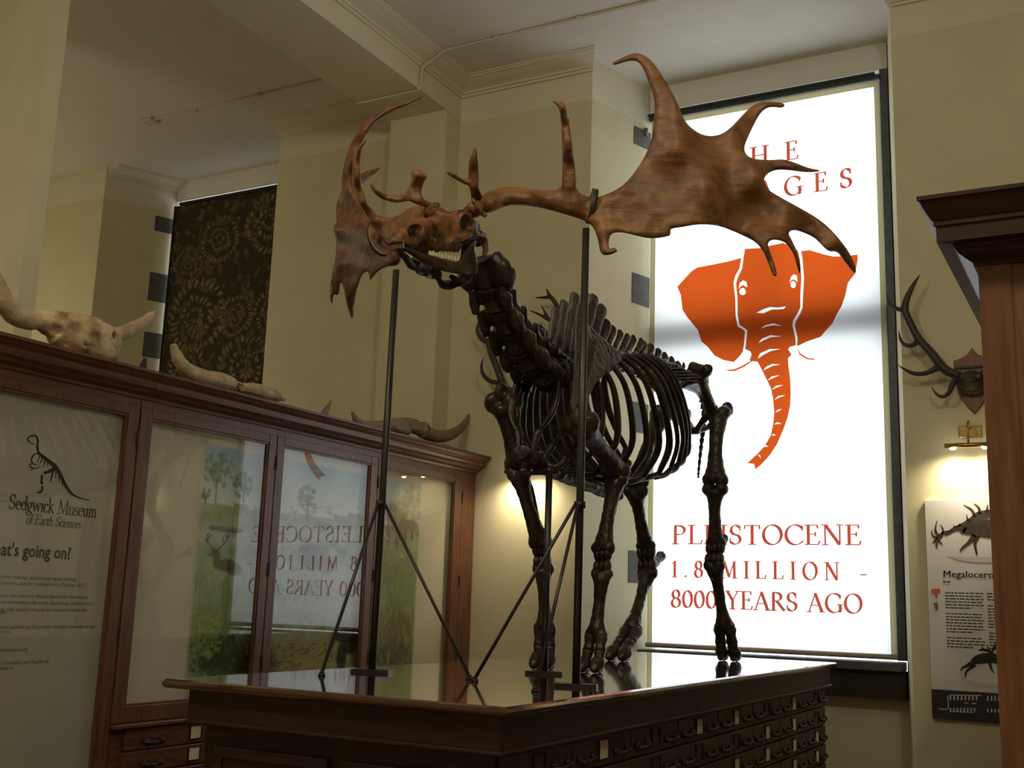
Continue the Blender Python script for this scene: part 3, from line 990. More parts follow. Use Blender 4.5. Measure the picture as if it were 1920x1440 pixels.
# unit with three glazed doors over drawers
ya, yb = 4.43, 8.125
caseB = showcase('display_case', 'three-door mahogany display case showing an ice age mural, beside the wall', XG, 1, ya, yb, 0.31, None, None, None)
cornice_y(caseB, XG, 1, ya, yb, M_WOODY)
bm = NB()
box(bm, XG - 0.03, XG, 7.925, yb, 0.0, 2.64, bevel=0.003)
box(bm, XG - 0.03, XG - 0.002, ya, 7.925, 2.60, 2.64)
obj('corner_post', bm, M_WOODZ, caseB)
for k, (dy, dz) in enumerate(((0, 0), (0.022, 0.004), (0.012, -0.022))):
    bm = NB(); cyl(bm, (XG - 0.002, 8.005 + dy, 2.30 + dz), (XG + 0.001, 8.005 + dy, 2.30 + dz), 0.006, 8)
    obj('screw_hole', bm, M_INK, caseB)
door(caseB, XG, 1, 4.43, 5.59, 4.517, 5.515, 0.89, 2.60, 0.975, 2.545, hinge_y=5.59)
door(caseB, XG, 1, 5.59, 6.72, 5.662, 6.633, 0.89, 2.60, 0.975, 2.545, hinge_y=6.725)
door(caseB, XG, 1, 6.72, 7.925, 6.80, 7.80, 0.89, 2.60, 0.975, 2.545, hinge_y=7.92)
obj('ledge', bx(XG - 0.03, XG + 0.03, ya, yb, 0.862, 0.886, bevel=0.006), M_WOODY, caseB)
bm = NB()
box(bm, XG - 0.28, XG - 0.018, ya + 0.01, yb - 0.01, 0.0, 0.862)
obj('drawer_carcass', bm, M_WOODY, caseB)
for (a, b) in ((4.53, 5.60), (5.64, 6.74), (6.78, 7.90)):
    for r in range(6):
        zt = 0.856 - 0.118 * r
        drawer(caseB, XG - 0.018, a, b, zt - 0.118, zt, M_WOODY, 1, 1.0)
XM = XG - 0.055
obj('backboard', bx(XM - 0.015, XM, ya + 0.04, yb - 0.04, 0.95, 2.60), M_PANEL, caseB)

# tall case with the notice
caseA = showcase('notice_case', 'tall glazed mahogany case holding the museum notice panel', XG, 1, 1.5, 4.425, 0.31, None, None, None, glass_z0=0.30)
cornice_y(caseA, XG, 1, 1.5, 4.425, M_WOODY)
door(caseA, XG, 1, 1.52, 2.93, 1.61, 2.85, 0.10, 2.60, 0.22, 2.545)
door(caseA, XG, 1, 2.93, 4.425, 3.02, 4.347, 0.10, 2.60, 0.22, 2.545, hinge_y=4.423)
obj('rail', bx(XG - 0.03, XG - 0.002, 1.5, 4.425, 2.60, 2.64), M_WOODY, caseA)
obj('rail', bx(XG - 0.03, XG - 0.002, 1.5, 4.425, 0.0, 0.10), M_WOODY, caseA)
XN = XG - 0.045
obj('backboard', bx(XN - 0.015, XN, 1.54, 4.40, 0.18, 2.60), M_PANELG, caseA)

# notice lettering (reads along +Y)
notice = thing('museum_notice', 'grey-green museum notice with dinosaur skeleton logo behind glass', 'notice', (XN + 0.002, 3.9, 0.25))
obj('panel', bx(XN + 0.001, XN + 0.004, 3.04, 4.37, 0.25, 2.58), M_PANELG, notice)
XT = XN + 0.0055


def nT(px, py): return onX(px, py, XT)


def ntext(txt, x0, y0, x1, y1, cap, serif_=False, slant=0.0, weight=0.10, mat=M_INK, bold=0.0, align_end=False):
    a, b = nT(x0, y0), nT(x1, y1)
    if serif_:
        flat('lettering', unite(letters(txt, cap, b.y - a.y, weight, slant)), mat, notice, (XT, a.y, (a.z + b.z) / 2), (0, 1, 0), (0, 0, 1))
    else:
        place_text('lettering', txt, cap / 0.70, mat, notice, (XT, a.y if not align_end else b.y, (a.z + b.z) / 2), (0, 1, 0), (0, 0, 1), 'LEFT' if not align_end else 'RIGHT', bold=bold, width=(b.y - a.y) if not align_end else None)


ntext('Sedgwick Museum', 15, 954, 182, 971, 0.075, True, 0.0, 0.11)
ntext('of Earth Sciences', 47, 983, 151, 990, 0.052, True, 0.18, 0.10)
ntext("What's going on?", -40, 1040, 133, 1047, 0.062, False, bold=0.0022)
for txt, x1, y1 in (('Our Pleistocene displays are undergoing an exciting', 143, 1090), ('redevelopment, due for completion in October 2017.', 161, 1102),
                    ('Specimens that were on display have been removed to', 165, 1125), ('the stores and conservation lab to be cleaned up, repaired and', 172, 1137),
                    ('redeveloped, with custom mounts for several of them also', 164, 1150), ('made', 10, 1154),
                    ('We will keep you updated on the project through the website and', 178, 1182), ('social media.', 19, 1192),
                    ('www.sedgwickmuseum.org', 50, 1227), ('Follow us on twitter and Facebook', 91, 1250), ('@SedgwickMuseum', 24, 1263)):
    ntext(txt, x1 - 180, y1 - 8, x1, y1, 0.019, False, mat=M_INKG, align_end=True)


def stroke_polys(plane, pts, wpx):
    """tapered brush strokes given in photo pixels -> polygons on a plane, as 3-D quads"""
    out = []
    S = crspline([(x, y, w) for (x, y), w in zip(pts, wpx)], 5)
    L, R = [], []
    for i, s in enumerate(S):
        a, b = S[max(i - 1, 0)], S[min(i + 1, len(S) - 1)]
        d = np.array([b[0] - a[0], b[1] - a[1]]); d = d / (np.hypot(*d) + 1e-9)
        n = np.array([-d[1], d[0]]) * s[2] / 2
        L.append(plane(s[0] + n[0], s[1] + n[1])); R.append(plane(s[0] - n[0], s[1] - n[1]))
    for i in range(len(S) - 1):
        out.append((L[i], L[i + 1], R[i + 1], R[i]))
    return out


def strokes(name, plane, lst, mat, parent):
    bm = NB()
    for pts, w in lst:
        if not hasattr(w, '__len__'): w = [w] * len(pts)
        for q in stroke_polys(plane, pts, w):
            try: bm.faces.new([bm.verts.new(p) for p in q])
            except ValueError: pass
    return obj(name, bm, mat, parent, recalc=False)


sk = [([(63, 834), (52, 825), (55, 819), (66, 817), (71, 825), (70, 838), (73, 850)], [2, 3, 3, 3.5, 4, 4, 4]),
      ([(73, 850), (88, 862), (103, 874), (113, 890), (122, 908), (134, 925), (150, 934), (169, 938)], [5, 7, 8, 7, 6, 4.5, 3, 1]),
      ([(73, 850), (64, 852), (59, 862), (62, 869), (70, 872)], [3, 3, 3, 2.5, 2]),
      ([(61, 868), (55, 873), (64, 878), (76, 876)], [2, 2, 2, 1.5]), ([(64, 878), (57, 877)], 1.6), ([(64, 878), (58, 882)], 1.4),
      ([(74, 855), (72, 862), (69, 868)], [2.4, 2, 1]), ([(79, 857), (77, 866), (73, 873)], [2.4, 2, 1]), ([(84, 861), (83, 870), (79, 877)], [2.4, 2, 1]), ([(90, 866), (89, 874)], [2.4, 1]),
      ([(103, 878), (92, 884), (82, 887)], [6, 6, 5]), ([(79, 890), (78, 900), (79, 908)], [5, 4, 4.5]), ([(79, 911), (79, 918), (76, 922), (69, 924)], [4, 4, 4, 2]),
      ([(100, 882), (97, 894), (94, 904)], [4, 3, 2]), ([(104, 884), (105, 897)], [2, 1.4]), ([(110, 893), (111, 905)], [2, 1.4]), ([(116, 901), (117, 911)], [2, 1.2]), ([(122, 910), (122, 916)], [1.8, 1])]
strokes('dinosaur_logo', nT, sk, M_INK, notice)

# ------------------------------------------------------------------ mural behind the three doors
mural = thing('mural_print', 'painted ice age landscape print with trees, deer and river inside the case', 'mural', (XM + 0.002, 6.19, 1.0))
my0, my1, mz0, mz1 = 4.985, 7.395, 0.98, 2.487
mw, mh = 330, 206


def mp(px, py):
    p = onX(px, py, XM + 0.002)
    return (p.y - my0) / (my1 - my0) * (mw - 1), (p.z - mz0) / (mz1 - mz0) * (mh - 1)


yy, xx = np.mgrid[0:mh, 0:mw].astype(float)
im = np.zeros((mh, mw, 3))
hz = mp(560, 965)[1]
t = np.clip((yy - hz) / (mh - hz), 0, 1)[..., None]
im[:] = lin(205, 208, 196) * (1 - t) + lin(92, 146, 176) * t
cl = np.clip(fbm((mh, mw), 55, 3) * 2.2 - 0.75, 0, 1)[..., None]
im = im * (1 - 0.6 * cl) + lin(214, 212, 198) * 0.6 * cl
gmask = np.clip((hz + 4 * (fbm((mh, mw), 30, 8) - 0.5) * 2 - yy) / 2.0 + 0.5, 0, 1)[..., None]
gcol = (lin(172, 180, 138) * (1 - fbm((mh, mw), 9, 21)[..., None]) + lin(112, 130, 80) * fbm((mh, mw), 9, 21)[..., None])
im = im * (1 - gmask) + gcol * gmask


def dab(px, py, rx, ry, c, a=1.0, edge=1.6, nz=0.0, seed=0):
    global im
    u, v = mp(px, py)
    u2 = mp(px + rx, py)[0]
    sx = max(abs(u2 - u), 0.8)
    sy = max(abs(mp(px, py + ry)[1] - v), 0.8)
    q = 1.0 + nz * 1.2
    i0, i1 = max(int(u - sx * q) - 1, 0), min(int(u + sx * q) + 2, mw)
    j0, j1 = max(int(v - sy * q) - 1, 0), min(int(v + sy * q) + 2, mh)
    if i1 <= i0 or j1 <= j0: return
    d = np.hypot((xx[j0:j1, i0:i1] - u) / sx, (yy[j0:j1, i0:i1] - v) / sy)
    if nz: d = d + nz * (fbm((mh, mw), 6, seed + 50)[j0:j1, i0:i1] - 0.5) * 2
    m = (np.clip((1 - d) * edge * 2, 0, 1) * a)[..., None]
    im[j0:j1, i0:i1] = im[j0:j1, i0:i1] * (1 - m) + np.asarray(c) * m


def streak(pts, wpx, c, a=1.0):
    n = 24
    S = crspline([(x, y) for x, y in pts], n)
    for s in S: dab(s[0], s[1], wpx, wpx, c, a * 0.6)


# river, banks
for (x, y, rx, ry) in ((470, 1010, 130, 22), (620, 1000, 120, 20), (560, 1075, 150, 45), (640, 1115, 110, 60), (600, 1150, 120, 35)):
    dab(x, y, rx, ry, lin(176, 184, 186), 0.8, 1.0, 0.25, 1)
streak([(380, 1000), (450, 1006), (520, 1010), (700, 1004)], 3, lin(178, 160, 112), 0.6)
dab(640, 985, 90, 10, lin(150, 160, 120), 0.7)
# trees
for (x, y, rx, ry, n, tx, ty) in ((408, 880, 30, 34, 26, 404, 944), (456, 910, 20, 22, 18, 457, 942), (577, 933, 18, 24, 18, 576, 975), (776, 938, 18, 40, 24, 774, 1010), (385, 925, 10, 12, 6, 385, 945), (755, 955, 12, 18, 10, 755, 985)):
    r = random.Random(int(x))
    streak([(x, y + ry * 0.3), (tx, ty)], 1.6, lin(70, 62, 48))
    for k in range(n * 3):
        a, q = r.uniform(0, 6.28), r.random() ** 0.6
        g = r.random()
        dab(x + rx * q * math.cos(a), y + ry * q * math.sin(a), r.uniform(3, 6), r.uniform(3, 6), lin(62 + 55 * g, 84 + 50 * g, 56 + 28 * g), 0.6)
for k in range(40):
    r = random.Random(k + 90)
    dab(r.uniform(380, 790), mp and r.uniform(948, 968), r.uniform(4, 9), r.uniform(2, 5), lin(118, 140, 98), 0.5)
# far beasts
GREY = lin(128, 128, 122)
for (x, y, s) in ((612, 985, 1.0), (645, 975, 1.2), (672, 972, 1.2), (455, 952, 1.0), (432, 995, 0.9)):
    dab(x, y, 14 * s, 8 * s, GREY, 0.85); dab(x - 12 * s, y - 4 * s, 6 * s, 6 * s, GREY, 0.85)
    for q in (-9, -3, 5, 10): dab(x + q * s, y + 10 * s, 2 * s, 7 * s, GREY, 0.8)
dab(428, 993, 34, 7, lin(96, 92, 92), 0.95); dab(398, 990, 8, 6, lin(96, 92, 92), 0.95)
dab(432, 990, 20, 3, lin(138, 134, 132), 0.6)
# mammoth and bison on the right
BR = lin(122, 104, 78)
for (x, y, rx, ry) in ((735, 960, 14, 28), (748, 985, 22, 24), (728, 1000, 6, 28), (745, 1010, 6, 26)): dab(x, y, rx, ry, BR, 0.9, 1.2, 0.2, 4)
streak([(724, 960), (718, 990), (728, 1012)], 1.5, lin(220, 212, 190))
for (x, y, rx, ry) in ((768, 985, 20, 14), (756, 978, 8, 10), (760, 1003, 2.5, 12), (772, 1003, 2.5, 12), (784, 1000, 2.5, 10)): dab(x, y, rx, ry, lin(98, 76, 58), 0.95)
streak([(765, 972), (775, 970), (780, 962)], 1.2, lin(200, 190, 160))
# hippo in the water, reflections of grey
dab(588, 1045, 34, 30, lin(128, 126, 132), 0.9, 1.2, 0.15, 7); dab(612, 1062, 18, 18, lin(140, 138, 142), 0.8); dab(570, 1030, 12, 9, lin(116, 114, 120), 0.9)
# stag, half length in the reeds
DR = lin(78, 56, 42)
for (x, y, rx, ry) in ((425, 1060, 26, 14), (406, 1050, 8, 20), (404, 1034, 9, 7), (396, 1040, 6, 4), (440, 1068, 16, 14)): dab(x, y, rx, ry, DR, 0.95)
for pts in ([(400, 1030), (392, 1020), (388, 1008), (391, 1000)], [(391, 1018), (385, 1012)], [(390, 1010), (396, 1003)], [(408, 1030), (418, 1022), (426, 1012), (424, 1002)], [(420, 1020), (418, 1008)], [(425, 1012), (430, 1004)]):
    streak(pts, 1.3, lin(74, 56, 44))
# hyenas
for (x, y) in ((735, 1070), (760, 1052)):
    dab(x, y, 14, 7, lin(150, 136, 104), 0.9); dab(x + 12, y - 8, 5, 6, lin(150, 136, 104), 0.9)
    for q in (-9, -3, 6, 10): dab(x + q, y + 9, 1.8, 6, lin(140, 126, 96), 0.9)
# right bank and rocks
dab(760, 1100, 50, 60, lin(124, 138, 84), 0.8, 0.8, 0.4, 9)
dab(745, 1175, 50, 50, lin(112, 92, 58), 0.85, 0.8, 0.35, 10)
dab(735, 1230, 60, 45, lin(70, 62, 42), 0.85, 0.8, 0.35, 12)
for k in range(70):
    r = random.Random(k + 300); x, y = r.uniform(715, 788), r.uniform(1090, 1250)
    streak([(x, y), (x + r.uniform(-5, 5), y - r.uniform(8, 22))], 1.0, lin(110 + r.random() * 50, 128 + r.random() * 40, 70), 0.6)
# dry foreground
dab(575, 1235, 120, 55, lin(158, 144, 94), 0.95, 0.9, 0.25, 13)
for k in range(60):
    r = random.Random(k + 700); x, y = r.uniform(510, 640), r.uniform(1205, 1275)
    streak([(x, y), (x + r.uniform(-12, 12), y + r.uniform(-4, 4))], 0.9, lin(108, 92, 58), 0.6)
# big dark animal legs leaving the picture
for (x, y, rx, ry) in ((660, 1192, 45, 18), (640, 1232, 11, 42), (690, 1232, 12, 42), (655, 1210, 16, 20)): dab(x, y, rx, ry, lin(50, 40, 34), 0.95, 1.4, 0.1, 15)
# reeds and broad leaves, lower left
dab(425, 1150, 75, 60, lin(120, 138, 84), 0.9, 0.8, 0.4, 16)
dab(420, 1225, 80, 60, lin(52, 62, 40), 0.95, 0.9, 0.35, 17)
dab(470, 1245, 60, 45, lin(64, 60, 42), 0.9, 0.9, 0.35, 18)
for k in range(150):
    r = random.Random(k + 500); x, y = r.uniform(352, 490), r.uniform(1090, 1230)
    g = r.random()
    streak([(x, y), (x + r.uniform(-6, 6), y - r.uniform(12, 45))], 0.9, lin(78 + 60 * g, 98 + 60 * g, 52 + 30 * g), 0.5)
for k in range(46):
    r = random.Random(k + 900); x, y = r.uniform(352, 410), r.uniform(1150, 1235)
    dab(x, y, r.uniform(5, 10), r.uniform(2.5, 5), lin(118 + r.random() * 34, 132 + r.random() * 34, 62), 0.85)
for k in range(220):
    r = random.Random(k + 1500); x, y = r.uniform(350, 500), r.uniform(1190, 1275)
    g = r.random()
    dab(x, y, r.uniform(1.5, 4), r.uniform(1.5, 4), lin(44 + 60 * g, 56 + 60 * g, 36 + 30 * g), 0.7)
im = np.clip(im * 1.12 * (0.93 + 0.14 * vnoise((mh, mw), 2, 77))[..., None], 0, 1)
edge = np.minimum(np.minimum(xx, mw - 1 - xx) / 5.0, (mh - 1 - yy) / 5.0)
em = np.clip(edge, 0, 1)[..., None]
board_c = np.array([0.635, 0.575, 0.435])
im = im * em + board_c * (1 - em)
sheet('print', im, (XM + 0.002, my0, mz0), (0, my1 - my0, 0), (0, 0, mz1 - mz0), M_PRINT, mural)

# ------------------------------------------------------------------ tall cabinet on the right (its end panel faces the camera)
RX, RY0 = -0.335, 3.38
caseR = thing('end_cabinet', 'tall mahogany cabinet with heavy moulded cornice at the right edge', 'cabinet', (0.0, 5.7, 0))
obj('end_panel', bx(RX, 0.36, RY0, RY0 + 0.03, 0.0, 2.64), M_TEAK, caseR)
bm = NB()
box(bm, RX, RX + 0.085, RY0 - 0.006, RY0, 0.0, 2.60)
obj('end_stile', bm, M_TEAK, caseR)
bm = NB()
box(bm, 0.33, 0.36, RY0 + 0.03, 8.13, 0.0, 2.64)
box(bm, RX + 0.03, 0.33, 8.10, 8.13, 0.0, 2.64)
box(bm, RX + 0.03, 0.33, RY0 + 0.03, 8.10, 2.61, 2.64)
box(bm, RX, RX + 0.03, RY0 + 0.03, RY0 + 0.12, 0.0, 2.64)
obj('carcass', bm, M_WOODZ, caseR)
bm = NB()
la, lb = [], []
RC = [(0.0, 2.592), (0.010, 2.592), (0.014, 2.604), (0.020, 2.608), (0.045, 2.625), (0.052, 2.634), (0.060, 2.648), (0.098, 2.650), (0.098, 2.694), (0.104, 2.698), (0.104, 2.710), (0.110, 2.716), (0.128, 2.748), (0.135, 2.764), (0.142, 2.768), (0.142, 2.78)]
for a, z in RC:
    la.append([(RX - a, 8.13, z), (RX - a, RY0 - a, z), (0.36, RY0 - a, z)])
rows = [[bm.verts.new(p) for p in r] for r in la]
for r0, r1 in zip(rows, rows[1:]):
    for k in range(2):
        bm.faces.new((r0[k], r0[k + 1], r1[k + 1], r1[k]))
c0 = bm.verts.new((0.36, 8.13, 2.78))
bm.faces.new((rows[-1][0], rows[-1][1], rows[-1][2], c0))
obj('cornice', bm, M_DWOODX, caseR)
for (a, b) in ((3.50, 5.0), (5.0, 6.55), (6.55, 8.10)):
    door(caseR, RX, -1, a, b, a + 0.08, b - 0.08, 0.89, 2.59, 0.975, 2.50)
obj('backboard', bx(RX + 0.06, RX + 0.075, 3.52, 8.09, 0.9, 2.59), M_PANEL, caseR)
obj('lower_carcass', bx(RX + 0.018, 0.32, 3.50, 8.10, 0.0, 0.885), M_WOODY, caseR)
for (a, b) in ((3.52, 5.0), (5.02, 6.55), (6.57, 8.08)):
    for r in range(6):
        zt = 0.856 - 0.118 * r
        drawer(caseR, RX + 0.018, a, b, zt - 0.118, zt, M_WOODY, -1, 1.0)

# ------------------------------------------------------------------ deer poster on the right wall
post = thing('deer_poster', 'tall white information board about the giant deer on the right wall', 'poster', (-0.87, 8.12, 0.93))
obj('board', bx(-1.215, -0.53, 8.105, 8.138, 0.93, 2.37, bevel=0.003), M_POSTER, post)
obj('dark_footer', bx(-1.215, -0.53, 8.1035, 8.105, 0.93, 1.118), paint('footer_blue_black', (0.022, 0.022, 0.028), None, 0.5), post)
YP = 8.1028


def pP(px, py): return onY(px, py, YP)


def ptext(txt, px, py, cap, mat=M_INK, bold=0.0, width=None, shear=0):
    a = pP(px, py)
    place_text('lettering', txt, cap / 0.70, mat, post, (a.x, YP, a.z), (1, 0, 0), (0, 0, 1), bold=bold, width=width, shear=shear)


ptext('Megaloceros', 1768, 1082, 0.044, width=0.335)
ptext('Megaloceros', 1768.5, 1082, 0.044, width=0.335)
bm = NB()
rng = random.Random(8)


def text_rows(x0, x1, z0, n, dz, h, gaps):
    z = z0
    for k in range(n):
        if k in gaps:
            z -= dz
            continue
        x = x0
        end = x1 - (0.08 if (k + 1) in gaps or k == n - 1 else rng.uniform(0, 0.02))
        while x < end:
            w = rng.uniform(0.012, 0.04)
            b = min(x + w, end)
            bm.faces.new([bm.verts.new(p) for p in ((x, YP, z), (b, YP, z), (b, YP, z + h), (x, YP, z + h))])
            x = b + 0.006
        z -= dz


text_rows(-1.115, -0.99, 1.815, 1, 0.02, 0.012, ())
text_rows(-1.105, -0.865, 1.745, 19, 0.0195, 0.0085, (6, 14))
text_rows(-0.845, -0.60, 1.745, 19, 0.0195, 0.0085, (3, 12))
obj('body_text', bm, M_INKG, post, recalc=False)['kind'] = 'stuff'
dk = [  # walking giant deer, upper picture: trunk, neck, head, two antlers, legs
    ([(1806, 998), (1818, 992), (1838, 990), (1858, 992), (1885, 996)], [10, 26, 33, 34, 30]), ([(1810, 996), (1800, 990), (1790, 992), (1780, 998), (1772, 1003)], [16, 12, 9, 7, 4]),
    ([(1790, 990), (1788, 984)], [4, 1]), ([(1797, 987), (1800, 981)], [4, 1]),
    ([(1784, 996), (1772, 998), (1762, 1006), (1754, 1016)], [3, 5, 9, 9]), ([(1758, 1010), (1749, 1004), (1747, 993)], [5, 3, 1]), ([(1760, 1006), (1754, 994), (1757, 976)], [6, 4, 1]), ([(1767, 1002), (1768, 992), (1763, 983)], [5, 3, 1]), ([(1754, 1014), (1748, 1018)], [5, 1]), ([(1756, 1018), (1757, 1030)], [6, 1]), ([(1760, 1014), (1768, 1022)], [5, 1]),
    ([(1792, 988), (1806, 982), (1820, 974), (1836, 966), (1870, 962)], [3, 5, 7, 14, 16]), ([(1828, 970), (1822, 956), (1806, 946)], [6, 4, 1]), ([(1838, 964), (1835, 952), (1826, 944)], [7, 4, 1]), ([(1850, 962), (1852, 946)], [7, 1]), ([(1864, 960), (1870, 944)], [7, 1]), ([(1815, 977), (1812, 964)], [4, 1]),
    ([(1828, 1004), (1816, 1018), (1806, 1026), (1800, 1034)], [12, 7, 5, 3]), ([(1832, 1004), (1828, 1020), (1832, 1040)], [12, 6, 3]), ([(1876, 1004), (1872, 1024), (1878, 1040)], [12, 6, 3])]
strokes('deer_drawing', pP, dk, M_INKB, post)
dk2 = [([(1822, 1242), (1836, 1236), (1858, 1234), (1880, 1238)], [10, 18, 19, 15]), ([(1822, 1243), (1812, 1249), (1805, 1252), (1801, 1258)], [9, 6, 4, 2]), ([(1828, 1246), (1818, 1254), (1812, 1260), (1809, 1270)], [9, 5, 4, 2]),
       ([(1856, 1240), (1858, 1252), (1864, 1262)], [7, 4, 2]), ([(1868, 1240), (1876, 1252)], [7, 3]), ([(1862, 1230), (1856, 1222), (1850, 1219)], [8, 6, 3]), ([(1852, 1220), (1842, 1218), (1834, 1220)], [5, 5, 2]), ([(1846, 1219), (1840, 1212)], [4, 1]), ([(1855, 1220), (1850, 1208)], [4, 1]), ([(1860, 1222), (1866, 1212), (1874, 1212)], [4, 5, 2]), ([(1866, 1212), (1866, 1205)], [3, 1])]
strokes('small_deer_drawing', pP, dk2, M_INK, post)
strokes('drawing_shadow', pP, [([(1802, 1272), (1820, 1280), (1850, 1286), (1882, 1286)], [2, 7, 7, 5]), ([(1775, 1040), (1810, 1048), (1880, 1050)], [1, 8, 12])], M_INKL, post)
strokes('orange_mark', pP, [([(1746, 1109), (1763, 1108)], [9, 9]), ([(1754, 1112), (1757, 1121)], [6, 2])], M_INKO, post)
strokes('green_mark', pP, [([(1754, 1130), (1757, 1144)], [9, 5])], paint('olive_ink', (0.16, 0.15, 0.06), None, 0.6), post)
fr = [([(1777, 1304), (1777, 1328), (1760, 1329)], 2), ([(1781, 1303), (1840, 1304)], 1.5), ([(1781, 1334), (1826, 1336)], 1.5), ([(1808, 1318), (1816, 1318)], 2), ([(1822, 1319), (1830, 1319)], 2)]
for k in range(8):
    fr.append(([(1782 + 7 * k, 1304), (1782 + 7 * k, 1313)], 3)); fr.append(([(1782 + 6.5 * k, 1327), (1782 + 6.5 * k, 1334)], 3))
for k in range(4):
    fr.append(([(1852 + 7 * k, 1305), (1852 + 7 * k, 1314)], 3)); fr.append(([(1852 + 7 * k, 1329), (1852 + 7 * k, 1336)], 3))
strokes('floor_plan', pP, fr, M_INKL, post)['kind'] = 'stuff'
# ------------------------------------------------------------------ giant deer skeleton
XC = -2.485                                     # plane of symmetry
deer = thing('giant_deer_skeleton', 'mounted dark skeleton of a giant deer with huge palmate antlers on the plinth', 'skeleton', (XC, 5.9, ZP))


def bone(name, bm, mat=None, voxel=0.009, smooth=2, parent=None, label=None, cutters=None):
    me = weather(fuse(bm, voxel, smooth, cutters), 0.0035, 38.0, 0.003)
    o = link(name, me, mat or M_BONE, parent or deer, smooth=True)
    if label: o['label'] = label
    return o


def S(px, py, x=XC): return onX(px, py, x)


# --- antlers: outline of palm, beam and tines; depth of each region worked out from the two mirror-image antlers
OUT = [(904, 396), (919, 399), (949, 387), (980, 385), (1019, 391), (1062, 403), (1093, 413), (1111, 425), (1121, 449), (1125, 470), (1132, 478), (1146, 477), (1158, 471), (1151, 464), (1143, 466), (1142, 449), (1149, 438), (1167, 436), (1194, 442), (1222, 447), (1255, 442), (1258, 430), (1278, 426), (1312, 421), (1347, 424), (1378, 435), (1413, 452), (1430, 470), (1439, 490), (1449, 515), (1456, 517), (1455, 504), (1446, 477), (1440, 458), (1448, 450), (1465, 452), (1476, 459), (1488, 477), (1495, 501), (1499, 513), (1501, 501), (1495, 473), (1484, 449), (1479, 438), (1486, 432), (1503, 435), (1528, 447), (1552, 470), (1569, 473), (1583, 490), (1602, 512), (1604, 501), (1590, 470), (1562, 435), (1535, 411), (1500, 390), (1462, 369), (1441, 355), (1433, 338), (1439, 326), (1455, 319), (1476, 319), (1500, 322), (1521, 323), (1538, 320), (1514, 314), (1493, 306), (1469, 299), (1441, 300), (1413, 297), (1399, 289), (1396, 275), (1404, 254), (1417, 227), (1429, 209), (1444, 201), (1465, 202), (1471, 197), (1462, 192), (1434, 191), (1413, 197), (1392, 216), (1368, 241), (1347, 253), (1323, 254), (1302, 244), (1285, 227), (1271, 195), (1257, 168), (1236, 133), (1219, 112), (1201, 101), (1184, 101), (1163, 110), (1149, 118), (1153, 122), (1170, 117), (1189, 114), (1201, 121), (1212, 143), (1224, 175), (1227, 199), (1226, 223), (1222, 258), (1212, 286), (1194, 317), (1167, 348), (1132, 366), (1115, 369), (1094, 366), (1083, 355), (1080, 331), (1075, 286), (1068, 234), (1062, 202), (1052, 191), (1035, 190), (1043, 197), (1049, 209), (1052, 234), (1054, 286), (1054, 338), (1049, 352), (1031, 357), (1000, 354), (949, 350), (918, 358), (902, 368), (896, 382)]
DEP = [(900, 382, 3.965), (960, 368, 4.05), (1060, 375, 4.20), (1060, 330, 4.14), (1062, 260, 4.02), (1040, 190, 3.90), (1112, 392, 4.27), (1150, 115, 4.42), (1200, 110, 4.38), (1240, 200, 4.34), (1250, 270, 4.33), (1300, 350, 4.40), (1260, 430, 4.36), (1180, 400, 4.31), (1400, 330, 4.60), (1350, 240, 4.60), (1468, 197, 4.93), (1430, 205, 4.85), (1535, 320, 5.0), (1470, 310, 4.80), (1605, 510, 5.13), (1530, 430, 4.95), (1499, 512, 4.85), (1455, 515, 4.70), (1430, 450, 4.66), (1150, 475, 4.20), (1125, 450, 4.24), (1450, 400, 4.76)]


def depth_at(p, ctrl, s=18.0):
    c = np.array(ctrl, float)
    d2 = (c[:, 0] - p[0]) ** 2 + (c[:, 1] - p[1]) ** 2
    w = 1 / (d2 + s * s) ** 1.6
    return float((w * c[:, 2]).sum() / w.sum())


